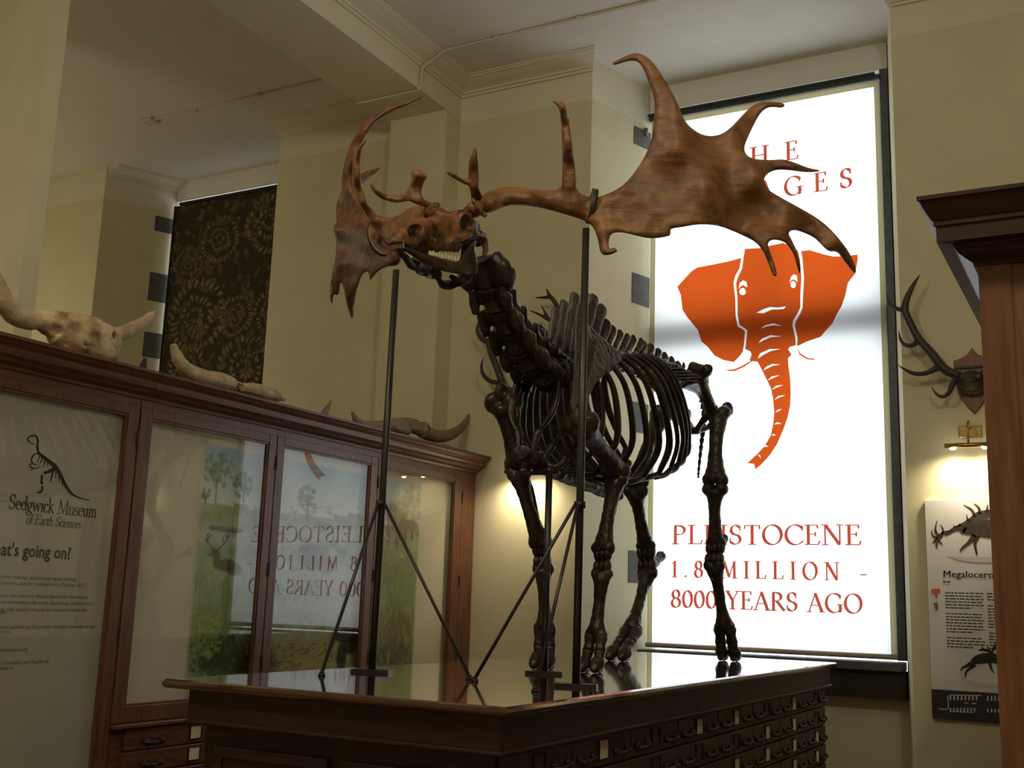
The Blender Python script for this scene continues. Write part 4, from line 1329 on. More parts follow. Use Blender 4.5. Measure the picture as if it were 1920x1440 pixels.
def traced_solid(outline, ctrl, rfun, step=8.0, mirror=False, per=3, wob=0.003, seed=0):
    """rounded solid with the given outline, standing at real depth; thickness follows the distance to the outline"""
    o = [tuple(p) for p in crspline(outline + [outline[0]], per)[:-1]]
    A = np.array(o); B = np.roll(A, -1, 0)

    def dist(p):
        ab = B - A
        t = np.clip(((p - A) * ab).sum(1) / ((ab ** 2).sum(1) + 1e-9), 0, 1)
        return float(np.hypot(*(A + ab * t[:, None] - p).T).min())

    def inside(p):
        x, y = p
        c = ((A[:, 1] > y) != (B[:, 1] > y)) & (x < (B[:, 0] - A[:, 0]) * (y - A[:, 1]) / (B[:, 1] - A[:, 1] + 1e-12) + A[:, 0])
        return c.sum() % 2 == 1

    pts = [V(p) for p in o]
    x0, y0 = A.min(0); x1, y1 = A.max(0)
    r = random.Random(seed)
    yv = y0; row = 0
    while yv < y1:
        xv = x0 + (step / 2 if row % 2 else 0)
        while xv < x1:
            p = np.array([xv + r.uniform(-.5, .5), yv + r.uniform(-.5, .5)])
            if inside(p) and dist(p) > 6.0: pts.append(V(p))
            xv += step
        yv += step * 0.87; row += 1
    fine = 3.2                                   # closer points along the rim and in the thin tines
    gy, gx = np.mgrid[y0:y1:fine, x0:x1:fine]
    for p in np.stack([gx.ravel(), gy.ravel()], 1):
        q = np.abs(A - p).sum(1).min()
        if q > 14: continue
        if inside(p):
            d = dist(p)
            if 1.1 < d <= 6.0: pts.append(V(p))
    n = len(o)
    cv, ce, cf, _, _, _ = geometry.delaunay_2d_cdt(pts, [(i, (i + 1) % n) for i in range(n)], [], 1, 1e-5)
    front, back = [], []
    bm = NB()
    for v in cv:
        p = np.array(v)
        d = dist(p)
        R = rfun(p[0], p[1])
        t = math.sqrt(max(0.0, R * R - (R - min(d, R)) ** 2)) if d > 0.4 else 0.0
        Y = depth_at(p, ctrl)
        dr = ray(*p)
        k = Y / dr.y
        mpp = k / FPX
        w = wob * (math.sin(p[0] * .11 + seed) * math.sin(p[1] * .13) + 0.6 * math.sin(p[0] * .31) * math.sin(p[1] * .27))
        pf = CAM + dr * (k + w * (t > 0) - t * mpp)
        pb = CAM + dr * (k + w * (t > 0) + t * mpp)
        if mirror:
            pf.x = 2 * XC - pf.x; pb.x = 2 * XC - pb.x
        a = bm.verts.new(pf)
        front.append(a)
        back.append(a if t == 0.0 else bm.verts.new(pb))
    for f in cf:
        f = list(f)
        try: bm.faces.new([front[i] for i in f])
        except ValueError: pass
        q = [back[i] for i in reversed(f)]
        if any(back[i] is not front[i] for i in f):
            try: bm.faces.new(q)
            except ValueError: pass
    bmesh.ops.recalc_face_normals(bm, faces=bm.faces)
    return bm


def r_ant(x, y):
    if x < 1090 and y < 345: return 12.0
    return 26.0 + (10.0 - 26.0) * min(max((x - 1090) / 110.0, 0), 1)


antR = obj('antler', traced_solid(OUT, DEP, r_ant, 8.0, seed=1), M_ANT, deer, smooth=True)
antR['label'] = 'broad orange-brown palmate antler in front of the white blind'
PALM_L = [(794, 180), (772, 188), (740, 196), (713, 207), (688, 224), (668, 249), (655, 276), (646, 305), (641, 334), (640, 359), (632, 378), (630, 399), (631, 415), (625, 428), (628, 440), (630, 451), (630, 469), (628, 488), (622, 512), (618, 547), (620, 566), (624, 567), (626, 553), (635, 552), (638, 531), (644, 539), (650, 570), (657, 593), (663, 594), (664, 574), (669, 547), (677, 519), (686, 510), (691, 512), (693, 523), (697, 523), (710, 508), (727, 500), (743, 498), (752, 488), (748, 470), (728, 455), (705, 432), (690, 413), (682, 399), (672, 378), (663, 357), (661, 340), (665, 310), (675, 278), (688, 250), (709, 226), (737, 208), (766, 196), (793, 183)]
DPL = [(794, 180, 4.42), (740, 200, 4.40), (690, 235, 4.38), (660, 290, 4.40), (650, 340, 4.46), (640, 400, 4.55), (630, 470, 4.70), (620, 560, 4.95), (660, 590, 5.05), (660, 520, 4.75), (690, 500, 4.48), (680, 420, 4.36), (735, 480, 4.24), (710, 445, 4.27)]
antL = obj('antler', traced_solid(PALM_L, DPL, lambda x, y: 13.0, 7.0, seed=5), M_ANTL, deer, smooth=True)
antL['label'] = 'reddish palmate antler seen edge-on at the left'
BEAM_L = [(828, 402), (816, 386), (788, 385), (767, 391), (747, 403), (730, 408), (709, 404), (699, 394), (688, 377), (681, 357), (677, 336), (676, 305), (678, 281), (682, 273), (687, 264), (684, 263), (675, 270), (664, 286), (661, 305), (660, 326), (661, 347), (667, 372), (678, 390), (690, 412), (704, 432), (724, 450), (748, 460), (790, 448), (815, 422)]
yl = onX(818, 392, 2 * XC + 2.385).y
DBL = [(822, 395, yl + .02), (780, 415, yl + .10), (740, 430, 4.18), (712, 435, 4.24), (695, 405, 4.16), (675, 370, 4.06), (665, 320, 3.98), (685, 265, 3.90)]
obj('antler_beam', traced_solid(BEAM_L, DBL, lambda x, y: 24.0 if x > 705 else 11.0, 7.0, seed=6), M_ANT, antL, smooth=True)
bm = NB(); tube(bm, [onY(652, 352, 4.72), onY(682, 332, 4.88), onY(700, 322, 4.93), onY(712, 315, 4.96)], [.03, .024, .016, .004], n=9, per=4)
obj('rear_tine', bm, M_ANTL, antL, smooth=True)
BROW_R = [(884, 384), (883, 368), (879, 350), (868, 344), (850, 334), (838, 325), (840, 320), (856, 328), (870, 336), (877, 334), (878, 318), (880, 301), (886, 286), (891, 277), (895, 291), (898, 333), (897, 350), (904, 370), (900, 384)]
ob = obj('brow_tine', traced_solid(BROW_R, [(892, 384, 3.95), (890, 340, 3.86), (890, 278, 3.80), (838, 324, 3.74)], lambda x, y: 9.0, 5.0, seed=3), M_ANTL, antR, smooth=True)
BROW_L = [(818, 396), (801, 390), (778, 382), (766, 377), (743, 380), (716, 373), (699, 358), (693, 344), (698, 344), (706, 353), (727, 365), (750, 365), (764, 355), (771, 337), (771, 321), (784, 318), (801, 330), (800, 336), (793, 350), (791, 364), (800, 377), (822, 384)]
obj('brow_tine', traced_solid(BROW_L, [(820, 390, yl), (785, 360, yl - .10), (775, 320, yl - .16), (740, 372, yl - .20), (695, 346, yl - .30)], lambda x, y: 11.0, 5.0, seed=4), M_ANT, antL, smooth=True)

# --- skull
bR = onX(893, 390, XC + 0.105); bL = V((2 * XC - bR.x, bR.y, bR.z))


def loft(bm, secs, n=20, sq=2.4):
    rings = []
    for y, z, hh, hw in secs:
        ring = []
        for k in range(n):
            a = 2 * math.pi * k / n
            c, s = math.cos(a), math.sin(a)
            ring.append(bm.verts.new((XC + hw * math.copysign(abs(c) ** (2 / sq), c), y, z + hh * math.copysign(abs(s) ** (2 / sq), s))))
        rings.append(ring)
    for a, b in zip(rings, rings[1:]):
        for k in range(n): bm.faces.new((a[k], a[(k + 1) % n], b[(k + 1) % n], b[k]))
    bm.faces.new(list(reversed(rings[0]))); bm.faces.new(rings[-1])


secs = crspline([(3.50, 2.985, .010, .026), (3.555, 3.022, .044, .040), (3.64, 3.058, .062, .046), (3.73, 3.085, .068, .050), (3.82, 3.120, .074, .064), (3.89, 3.148, .074, .082), (3.95, 3.172, .068, .086), (4.02, 3.190, .058, .072), (4.09, 3.195, .048, .058), (4.145, 3.19, .030, .038)], 3)
bm = NB()
loft(bm, secs)
for s in (-1, 1):
    tube(bm, [(XC + s * .045, 3.96, 3.215), (XC + s * .075, 3.955, 3.245), (XC + s * (bR.x - XC), bR.y, bR.z)], [.032, .031, .033], n=10, per=3)
    ell(bm, (XC + s * .082, 3.900, 3.180), (.026, .052, .044))                                   # brow over the eye socket
    tube(bm, [(XC + s * .070, 3.80, 3.06), (XC + s * .092, 3.87, 3.10), (XC + s * .100, 3.94, 3.135), (XC + s * .092, 4.02, 3.16), (XC + s * .070, 4.09, 3.18)], [.020, .016, .013, .012, .016], n=8, per=4)
    tube(bm, [(XC + s * .100, 3.935, 3.135), (XC + s * .098, 3.945, 3.175), (XC + s * .078, 3.94, 3.215)], [.011, .010, .015], n=8, per=4)
    tube(bm, [(XC + s * .030, 3.60, 3.005), (XC + s * .026, 3.53, 2.985), (XC + s * .012, 3.488, 2.975)], [.016, .011, .007], n=8, per=3)
    tube(bm, [(XC + s * .045, 4.12, 3.18), (XC + s * .056, 4.125, 3.13), (XC + s * .052, 4.11, 3.085)], [.02, .015, .006], n=8, per=3)
    tube(bm, [(XC + s * .052, 3.70, 3.030), (XC + s * .058, 3.80, 3.050), (XC + s * .060, 3.89, 3.072)], [.020, .024, .020], n=8, per=3)
ell(bm, (XC, 4.14, 3.18), (.040, .028, .03))
tube(bm, [(XC - .05, 3.97, 3.235), (XC, 3.985, 3.25), (XC + .05, 3.97, 3.235)], [.028, .024, .028], n=10, per=3)
cut = NB()
for s in (-1, 1):
    ell(cut, (XC + s * .118, 3.893, 3.170), (.062, .044, .036))
    ell(cut, (XC + s * .110, 3.995, 3.178), (.042, .034, .020))
    ell(cut, (XC + s * .070, 3.785, 3.155), (.022, .012, .006))
    ell(cut, (XC + s * .056, 3.715, 3.055), (.014, .010, .007))
    ell(cut, (XC + s * .052, 3.592, 3.050), (.044, .056, .027), Matrix.Rotation(math.radians(30), 3, 'X'))
bone('skull', bm, M_SKULL, 0.005, 1, cutters=cut, label='orange-brown skull with dark eye sockets')
skull_ob = [c for c in deer.children if c.name.startswith('skull')][0]
for s in (-1, 1):                                # black solids stand in for the shade inside sockets and nose
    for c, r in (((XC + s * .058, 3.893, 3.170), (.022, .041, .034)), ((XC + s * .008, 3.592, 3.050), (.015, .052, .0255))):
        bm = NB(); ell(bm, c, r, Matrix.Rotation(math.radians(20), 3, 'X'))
        obj('cavity_shade', bm, M_INK, skull_ob, smooth=True)
for s in (-1, 1):                                # burrs at the antler bases
    c = V((XC + s * (bR.x - XC), bR.y, bR.z))
    d = V((s * 0.75, 0.15, 0.45)).normalized()
    a = d.cross(V((0, 1, 0))).normalized(); b = d.cross(a)
    bm = NB()
    pts = [c + d * .012 + (a * math.cos(t) + b * math.sin(t)) * (.044 + .004 * math.sin(5 * t)) for t in [k * math.pi / 12 for k in range(25)]]
    tube(bm, pts, [.010 + .003 * math.sin(k * 1.7) for k in range(25)], n=8, per=1, cap=False)
    tube(bm, [c - d * .02, c + d * .05], [.036, .034], n=12, per=1)
    bone('antler_burr', bm, M_ANT, 0.005, 1, parent=skull_ob)
for s in (-1, 1):
    for k in range(6):                           # dark upper cheek teeth
        y = 3.72 + k * .033; z = 3.005 + k * .0085
        bm = NB(); box(bm, XC + s * .050 - .012, XC + s * .050 + .012, y - .014, y + .014, z, z + .045, bevel=.004)
        obj('tooth', bm, M_BONE, skull_ob)

# --- lower jaw: side plates traced from the near one
JAW = [(741, 452), (752, 457), (767, 462), (788, 472), (806, 478), (835, 485), (858, 489), (866, 476), (876, 462), (884, 450), (892, 451), (891, 468), (896, 490), (896, 508), (889, 516), (862, 514), (833, 509), (806, 499), (785, 488), (765, 475), (747, 465)]
def jx(px): return XC + .012 + .066 * min(max((px - 743) / 110.0, 0), 1)
JD = [(px, py, onX(px, py, jx(px)).y) for px, py in JAW + [(770, 468), (800, 485), (830, 495), (860, 500), (880, 490)]]
jaw = obj('lower_jaw', traced_solid(JAW, JD, lambda x, y: 8.0, 5.0, per=3, wob=.001, seed=8), M_BONE, deer, smooth=True)
jaw['label'] = 'dark grey-brown lower jaw, near side'
jaw2 = obj('lower_jaw', traced_solid(JAW, JD, lambda x, y: 8.0, 5.0, per=3, wob=.001, mirror=True, seed=8), M_BONE, deer, smooth=True)
for k in range(10):
    px, py = 806 + k * 5.8, 476 + k * 1.35
    c = onX(px, py, jx(px) - .008)
    for s, par in ((1, jaw), (-1, jaw2)):
        q = V((c.x if s > 0 else 2 * XC - c.x, c.y, c.z))
        h = .013 + (.006 if k % 2 else 0)
        bm = NB(); tube(bm, [q - V((0, 0, .012)), q + V((0, 0, h * .5)), q + V((0, .003, h))], [.010, .009, .004], n=6, per=2)
        obj('tooth', bm, M_TOOTH, par, smooth=True)
for s, par in ((1, jaw), (-1, jaw2)):
    for k in range(3):
        bm = NB(); tube(bm, [(XC + s * (.006 + .009 * k), 3.528 + .004 * k, 2.962), (XC + s * (.007 + .011 * k), 3.508 + .006 * k, 2.990)], [.006, .003], n=6, per=2)
        obj('incisor', bm, M_TOOTH, par, smooth=True)
bm = NB()                                        # hyoid under the jaw
tube(bm, [(XC + .02, 3.90, 2.95), (XC + .03, 3.97, 2.935), (XC + .045, 4.03, 2.975)], [.010, .020, .012], n=8, per=3)
tube(bm, [(XC - .02, 3.86, 2.93), (XC - .03, 3.93, 2.92), (XC - .045, 4.00, 2.955)], [.010, .020, .012], n=8, per=3)
tube(bm, [(XC - .03, 3.96, 2.925), (XC, 3.93, 2.91), (XC + .03, 3.97, 2.935)], [.014] * 3, n=8, per=3)
bone('hyoid', bm, M_BONE, 0.006, 1)


# --- vertebrae
def vertebra(name, c, ax, L, r, wing, wingdrop, top=None, spine_w=.03, mat=None, voxel=.008, arch=True):
    c = V(c); ax = V(ax).normalized()
    dors = (V((0, 0, 1)) - ax * ax.z).normalized()
    lat = V((1, 0, 0))
    bm = NB()
    tube(bm, [c - ax * L * .5, c - ax * L * .3, c, c + ax * L * .3, c + ax * L * .5], [r * 1.05, r * .95, r * .78, r * .95, r * 1.1], n=12, per=2)
    if arch:
        ell(bm, c + dors * r * 1.15, (r * .75, r * .75, r * .7))
        for s in (-1, 1):
            tube(bm, [c + dors * r * 1.0 + lat * s * r * .5 - ax * L * .15, c + dors * r * 1.35 + lat * s * r * .75 - ax * L * .62], [r * .34, r * .26], n=8, per=2)
            tube(bm, [c + dors * r * 1.0 + lat * s * r * .5 + ax * L * .15, c + dors * r * 1.25 + lat * s * r * .7 + ax * L * .58], [r * .34, r * .26], n=8, per=2)
    if wing:
        for s in (-1, 1):
            tube(bm, [c + lat * s * r * .6, c + lat * s * (r + wing * .6) - dors * wingdrop * .5, c + lat * s * (r + wing) - dors * wingdrop + ax * L * .1], [r * .50, r * .42, r * .22], n=8, per=3, ref=tuple(ax))
            if wingdrop > .02:
                tube(bm, [c + lat * s * (r + wing * .5) - dors * wingdrop * .5 - ax * L * .52, c + lat * s * (r + wing * .45) - dors * wingdrop * .8, c + lat * s * (r + wing * .8) - dors * wingdrop + ax * L * .45], [r * .26, r * .40, r * .30], n=8, per=3)
    if top is not None:
        t = V(top)
        b = c + dors * r * .9
        m = b.lerp(t, .5)
        d = (t - b).normalized()
        tube(bm, [b, b.lerp(t, .33), b.lerp(t, .75), t - d * .012, t], [spine_w * .95, spine_w * .8, spine_w * .85, spine_w, spine_w * .62], n=10, per=3, ref=(0, 1, 0), flat=.5)
    return bone(name, bm, mat, voxel, 2)


CERV = [(910, 512), (925, 553), (944, 593), (965, 628), (986, 660), (1006, 685), (1024, 700)]
cp = [S(*p) for p in CERV]
for i, c in enumerate(cp):
    a = cp[max(i - 1, 0)]; b = cp[min(i + 1, 6)]
    ax = b - a
    L = (b - a).length / (2 if 0 < i < 6 else 1) * .98
    dors = (V((0, 0, 1)) - ax.normalized() * ax.normalized().z).normalized()
    if i == 0:                                   # atlas: broad wings
        bm = NB()
        axn = ax.normalized()
        tube(bm, [c - axn * .07, c, c + axn * .06], [.055, .05, .055], n=12, per=2)
        for s in (-1, 1):
            tube(bm, [c + V((s * .05, 0, 0)) - axn * .075 + dors * .01, c + V((s * .085, 0, 0)) + axn * .02, c + V((s * .075, 0, 0)) + axn * .10], [.045, .060, .028], n=10, per=4, ref=(1, 0, 0), flat=1.0)
        bone('atlas_vertebra', bm, M_BONE, .008, 2)
    else:
        vertebra('neck_vertebra', c, ax, L * 1.02, .062 + .004 * i, .026 + .003 * i, .062, top=c + dors * (.115 + .012 * i) + ax.normalized() * .01, spine_w=.040, voxel=.008)

colz = [(4.70, 2.715), (5.06, 2.765), (5.4, 2.86), (5.8, 2.955), (6.2, 3.02), (7.1, 3.05)]
def cz(y): return float(np.interp(y, [p[0] for p in colz], [p[1] for p in colz]))


TB = [4.80, 4.88, 4.97, 5.06, 5.16, 5.26, 5.36, 5.46, 5.56, 5.66, 5.76, 5.87, 5.98]
TT = [(1014, 616), (1044, 581), (1060, 566), (1080, 553), (1099, 550), (1115, 556), (1130, 576), (1140, 605), (1152, 614), (1165, 622), (1178, 630), (1190, 633), (1204, 640)]
thor = []
for i, (y, tp) in enumerate(zip(TB, TT)):
    thor.append(V((XC, y, cz(y))))
    tall = i < 8
    vertebra('back_vertebra', (XC, y, cz(y)), (0, 1, .22), .096, .042, .05, -.03, top=S(*tp), spine_w=.046 if tall else .034, mat=M_BONEG if i < 7 else M_BONE, voxel=.007)
LT = [(1218, 651), (1232, 657), (1246, 664), (1258, 670), (1270, 677), (1283, 684)]
for i, tp in enumerate(LT):
    y = 6.10 + .118 * i
    t = S(*tp)
    t.y = y + .045
    t.z = cz(y) + .145 - .008 * i
    vertebra('loin_vertebra', (XC, y, cz(y)), (0, 1, .1), .118, .046, .14, .015, top=t, spine_w=.044, voxel=.008)
bm = NB()                                        # sacrum
tube(bm, [(XC, 6.78, cz(6.78)), (XC, 6.95, cz(6.95)), (XC, 7.12, cz(7.1) - .02), (XC, 7.22, cz(7.1) - .07)], [.050, .046, .032, .020], n=10, per=3)
for k in range(4):
    tube(bm, [(XC, 6.80 + .09 * k, 3.07), (XC, 6.83 + .09 * k, 3.17 - .02 * k)], [.028, .018], n=8, per=2, flat=.5, ref=(0, 1, 0))
for s in (-1, 1):
    tube(bm, [(XC, 6.84, 3.05), (XC + s * .09, 6.82, 3.06), (XC + s * .13, 6.80, 3.04)], [.04, .045, .035], n=8, per=3)
bone('sacrum', bm, M_BONE, .009, 2)
tp = crspline([(7.20, 2.985), (7.235, 2.90), (7.215, 2.80), (7.18, 2.70), (7.15, 2.60), (7.12, 2.50), (7.11, 2.44)], 2)
for i in range(len(tp) - 1):
    a = V((XC, tp[i][0], tp[i][1])); b = V((XC, tp[i + 1][0], tp[i + 1][1]))
    bm = NB()
    r = .024 - .0014 * i
    tube(bm, [a, a.lerp(b, .2), a.lerp(b, .5), a.lerp(b, .78), a.lerp(b, .94)], [r, r * .95, r * .6, r * .9, r], n=8, per=2)
    if i < 6:
        tube(bm, [a.lerp(b, .3) - V((.028 - .003 * i, 0, 0)), a.lerp(b, .3) + V((.028 - .003 * i, 0, 0))], [.006, .006], n=6, per=1)
    obj('tail_vertebra', bm, M_BONE, deer, smooth=True)

# --- ribs and breastbone
RW = [.115, .145, .175, .205, .232, .252, .268, .28, .288, .288, .278, .262, .24]
RE = [(4.69, 2.40, .06), (4.80, 2.345, .075), (4.94, 2.305, .085), (5.10, 2.285, .095), (5.27, 2.28, .105), (5.45, 2.275, .115), (5.63, 2.285, .125), (5.80, 2.30, .14), (5.95, 2.33, .17), (6.08, 2.37, .19), (6.19, 2.42, .20), (6.28, 2.48, .205), (6.36, 2.55, .205)]
for i in range(13):
    y0, z0 = TB[i], cz(TB[i])
    ye, ze, xe = RE[i]
    w = RW[i]
    for s in (-1, 1):
        P_ = [(XC + s * .035, y0 - .02, z0 + .005), (XC + s * w * .50, y0 + .01, z0 + .035), (XC + s * w * .88, y0 + (ye - y0) * .16, z0 - (z0 - ze) * .13), (XC + s * w, y0 + (ye - y0) * .42, z0 - (z0 - ze) * .42), (XC + s * (w * .86 + xe * .14), y0 + (ye - y0) * .75, z0 - (z0 - ze) * .74), (XC + s * xe, ye, ze)]
        rr = [.016, .020, .022, .025, .025 if i < 9 else .019, .017]
        k = 1.12 if 2 < i < 9 else 0.95
        bm = NB()
        tube(bm, P_, [r * k for r in rr], n=8, per=5, ref=(0, 1, 0), flat=.62)
        rib = obj('rib', bm, M_BONE, deer, smooth=True)
        if i < 9:                                # costal cartilage down to the breastbone
            bm = NB()
            sy = [4.66, 4.77, 4.90, 5.03, 5.16, 5.30, 5.44, 5.56, 5.64][i]
            tube(bm, [(XC + s * xe, ye, ze), (XC + s * xe * .8, ye * .6 + sy * .4, ze - .035), (XC + s * .03, sy, 2.245)], [.017, .017, .014], n=8, per=4)
            obj('cartilage', bm, M_BONE, rib, smooth=True)
        else:                                    # last ribs join the costal arch
            bm = NB()
            py_, pz_, px_ = RE[i - 1]
            tube(bm, [(XC + s * xe, ye, ze), (XC + s * (xe + px_) * .5, (ye + py_) * .5 + .01, (ze + pz_) * .5 - .015), (XC + s * (px_ - .01), py_ - .03, pz_ - .02)], [.016, .017, .015], n=8, per=4)
            obj('cartilage', bm, M_BONE, rib, smooth=True)
for i in range(6):
    y = 4.62 + .19 * i
    z = 2.285 - .045 * min(i, 1) - .010 * max(i - 1, 0)
    bm = NB()
    tube(bm, [(XC, y, z + .006), (XC, y + .05, z), (XC, y + .13, z - .004), (XC, y + .18, z - .004)], [.040, .034, .036, .042], n=10, per=3, ref=(0, 0, 1), flat=1.3)
    bone('sternum_segment', bm, M_BONE, .008, 2)


# --- limbs
def longbone(name, p0, p1, rs, r0, r1, bow=(0, 0, 0), mat=None, extra=None, wide=1.25, voxel=.008, parent=None):
    p0, p1 = V(p0), V(p1)
    d = p1 - p0
    bw = V(bow)
    bm = NB()
    tube(bm, [p0, p0 + d * .10 + bw * .1, p0 + d * .25 + bw * .6, p0 + d * .5 + bw, p0 + d * .76 + bw * .6, p0 + d * .90 + bw * .1, p1], [r0 * .8, r0 * .98, rs * 1.08, rs * .92, rs * 1.08, r1 * .98, r1 * .8], n=12, per=3)
    for p, r, q in ((p0, r0, .06), (p1, r1, -.06)):
        for s in (-1, 1):
            ell(bm, p + V((s * r * .48 * wide, 0, 0)) + d * q * .3, (r * .68, r * .78, r * .72))
    if extra is not None: extra(bm)
    return bone(name, bm, mat, voxel, 2, parent)


def blade(name, px, x0, x1, ridge, shift=(0, 0, 0), mirror=False, mat=None, thick=.011):
    """shoulder blade: flat plate traced in side view with its ridge"""
    zs = [p[1] for p in px]
    def P3(p):
        t = (p[1] - min(zs)) / (max(zs) - min(zs))
        q = onX(p[0], p[1], x0 + (x1 - x0) * t)
        if mirror: q.x = 2 * XC - q.x
        return q + V(shift)
    bm = NB()
    o = [tuple(q) for q in crspline(px + [px[0]], 3)[:-1]]
    a = [P3(q) + V((thick, 0, 0)) for q in o]; b = [P3(q) - V((thick, 0, 0)) for q in o]
    va = [bm.verts.new(q) for q in a]; vb = [bm.verts.new(q) for q in b]
    n = len(o)
    bm.faces.new(va); bm.faces.new(list(reversed(vb)))
    for i in range(n): bm.faces.new((va[i], vb[i], vb[(i + 1) % n], va[(i + 1) % n]))
    bmesh.ops.triangulate(bm, faces=bm.faces)
    sg = -1 if mirror else 1
    tube(bm, [P3(q) + V((sg * .018, 0, 0)) for q in ridge], [.010] * (len(ridge) - 1) + [.016], n=8, per=3)
    ell(bm, P3(px[len(px) // 2]), .042)
    return bone(name, bm, mat or M_BONEG, .007, 2)


SCAP = [(1081, 600), (1104, 612), (1135, 640), (1165, 664), (1160, 682), (1135, 702), (1113, 722), (1101, 752), (1096, 776), (1082, 782), (1073, 765), (1073, 735), (1078, 680)]
SCAP = SCAP[3:] + SCAP[:3]
SCAP = [(1165, 664), (1160, 682), (1135, 702), (1113, 722), (1101, 752), (1096, 776), (1083, 784), (1072, 766), (1073, 735), (1078, 680), (1081, 600), (1104, 612), (1135, 640)]
RID = [(1112, 636), (1100, 690), (1090, 735), (1086, 762)]
blade('shoulder_blade', SCAP, -2.345, -2.27, RID)
blade('shoulder_blade', SCAP, -2.345, -2.27, RID, shift=(0, .10, .02), mirror=True)


def foot(joint, tip, mat=None, spread=.030, k=1.0):
    """two toes: two phalanges and a pointed hoof bone each"""
    joint, tip = V(joint), V(tip)
    f = tip - joint
    spread *= k * .92
    for s in (-1, 1):
        o = V((s * spread, 0, 0))
        a = joint + o * .8
        b = joint + f * .42 + o * .9
        c = joint + f * .70 + o
        fwd = V((f.x, f.y, 0)); fwd = fwd.normalized() if fwd.length > .02 else V((0, -1, 0))
        bm = NB(); tube(bm, [a, a.lerp(b, .2), a.lerp(b, .55), b], [.027 * k, .027 * k, .021 * k, .025 * k], n=9, per=2)
        obj('phalanx', bm, mat or M_BONE, deer, smooth=True)
        bm = NB(); tube(bm, [b, b.lerp(c, .5), c], [.025 * k, .021 * k, .025 * k], n=9, per=2)
        obj('phalanx', bm, mat or M_BONE, deer, smooth=True)
        zt = tip.z
        bm = NB()
        tip_p = V((c.x, c.y, zt + .007)) + fwd * .062 * k
        tube(bm, [c + V((0, 0, .006)), V((c.x, c.y, (c.z + zt) / 2 + .008)) + fwd * .018, V((c.x, c.y, zt + .014)) + fwd * .045 * k, tip_p], [.025 * k, .029 * k, .020 * k, .005], n=9, per=3)
        tube(bm, [V((c.x, c.y, zt + .010)) - fwd * .016, tip_p], [.016 * k, .008], n=8, per=1)
        me = fuse(bm, .005, 1)
        mn = min(v.co.z for v in me.vertices)
        for v in me.vertices: v.co.z += (zt - mn)
        link('hoof_bone', me, mat or M_BONE, deer, smooth=True)


def wrist(name, c, r, axis, w=.042, mat=None):
    """two rows of small knobbly joint bones"""
    c = V(c); axis = V(axis).normalized()
    for k, dz in enumerate((.5, -.5)):
        for j, dx in enumerate((-.62, 0, .62)):
            bm = NB()
            h = r * .62
            ell(bm, c + axis * (dz * h * 1.35) + V((dx * w, 0.006 * (j % 2), .003 * j)), (w * .50, w * .80, h * .82), seg=10, rings=7)
            obj(name, bm, mat or M_BONE, deer, smooth=True)


def front_leg(sh, el, wr0, wr1, ft0, tip, back_el):
    sh, el = V(sh), V(el)
    def tub(bm): ell(bm, sh + V((0, -.02, .045)), (.035, .045, .045))
    longbone('upper_arm_bone', sh, el, .052, .080, .064, mat=M_BONE, extra=tub)
    longbone('forearm_bone', el + V((0, -.01, -.035)), wr0, .037, .054, .052, bow=(0, -.012, 0))
    bm = NB()
    tube(bm, [V(back_el), el + V((0, .045, -.03)), V(el).lerp(V(wr0), .35) + V((0.01, .035, 0)), V(el).lerp(V(wr0), .8) + V((0.012, .02, 0))], [.030, .028, .016, .008], n=9, per=4)
    bone('elbow_bone', bm, M_BONE, .007, 2)
    wrist('wrist_bone', V(wr0).lerp(V(wr1), .5), (V(wr0) - V(wr1)).length * .62, V(wr0) - V(wr1), .043)
    longbone('cannon_bone', wr1, ft0, .033, .046, .047, wide=1.3, mat=M_BONE)
    foot(ft0, tip, k=1.25)


XF = -2.345
front_leg(S(1086, 792, -2.275), S(1156, 884, -2.30), S(1131, 1030, XF + .01), S(1129, 1074, XF + .01), S(1118, 1192, XF), (XF, S(1108, 1262, XF).y, ZP), S(1172, 876, -2.30) + V((0, .03, .03)))
XF2 = -2.617
front_leg(S(944, 752, -2.675), S(974, 872, -2.66), S(1014, 1020, XF2), S(1018, 1064, XF2), S(1022, 1180, XF2), (XF2, S(1020, 1255, XF2).y, ZP), S(984, 868, -2.66) + V((0, .07, .03)))


def hind_leg(hip, knee, ho0, ho1, ft0, tip, heel, side):
    hip, knee, ho0, ho1 = V(hip), V(knee), V(ho0), V(ho1)
    def troch(bm):
        ell(bm, hip + V((side * .045, .045, .02)), (.040, .045, .050))
        ell(bm, hip + V((-side * .05, -.01, .015)), (.040, .036, .036))
    longbone('thigh_bone', hip, knee, .048, .066, .068, bow=(0, -.02, 0), extra=troch)
    bm = NB(); ell(bm, knee + V((0, -.058, .015)), (.026, .018, .034))
    obj('kneecap', bm, M_BONE, deer, smooth=True)
    longbone('shin_bone', knee + V((0, -.005, -.045)), ho0, .041, .066, .052, bow=(0, -.012, 0))
    bm = NB()
    tube(bm, [V(heel), V(heel).lerp(ho1, .35), ho1 + V((0, .03, .02))], [.036, .028, .034], n=9, per=3)
    bone('heel_bone', bm, M_BONE, .007, 2)
    wrist('ankle_bone', ho0.lerp(ho1, .5), (ho0 - ho1).length * .66, ho0 - ho1, .056)
    longbone('cannon_bone', ho1, ft0, .036, .056, .055, wide=1.2)
    foot(ft0, tip, k=1.5)


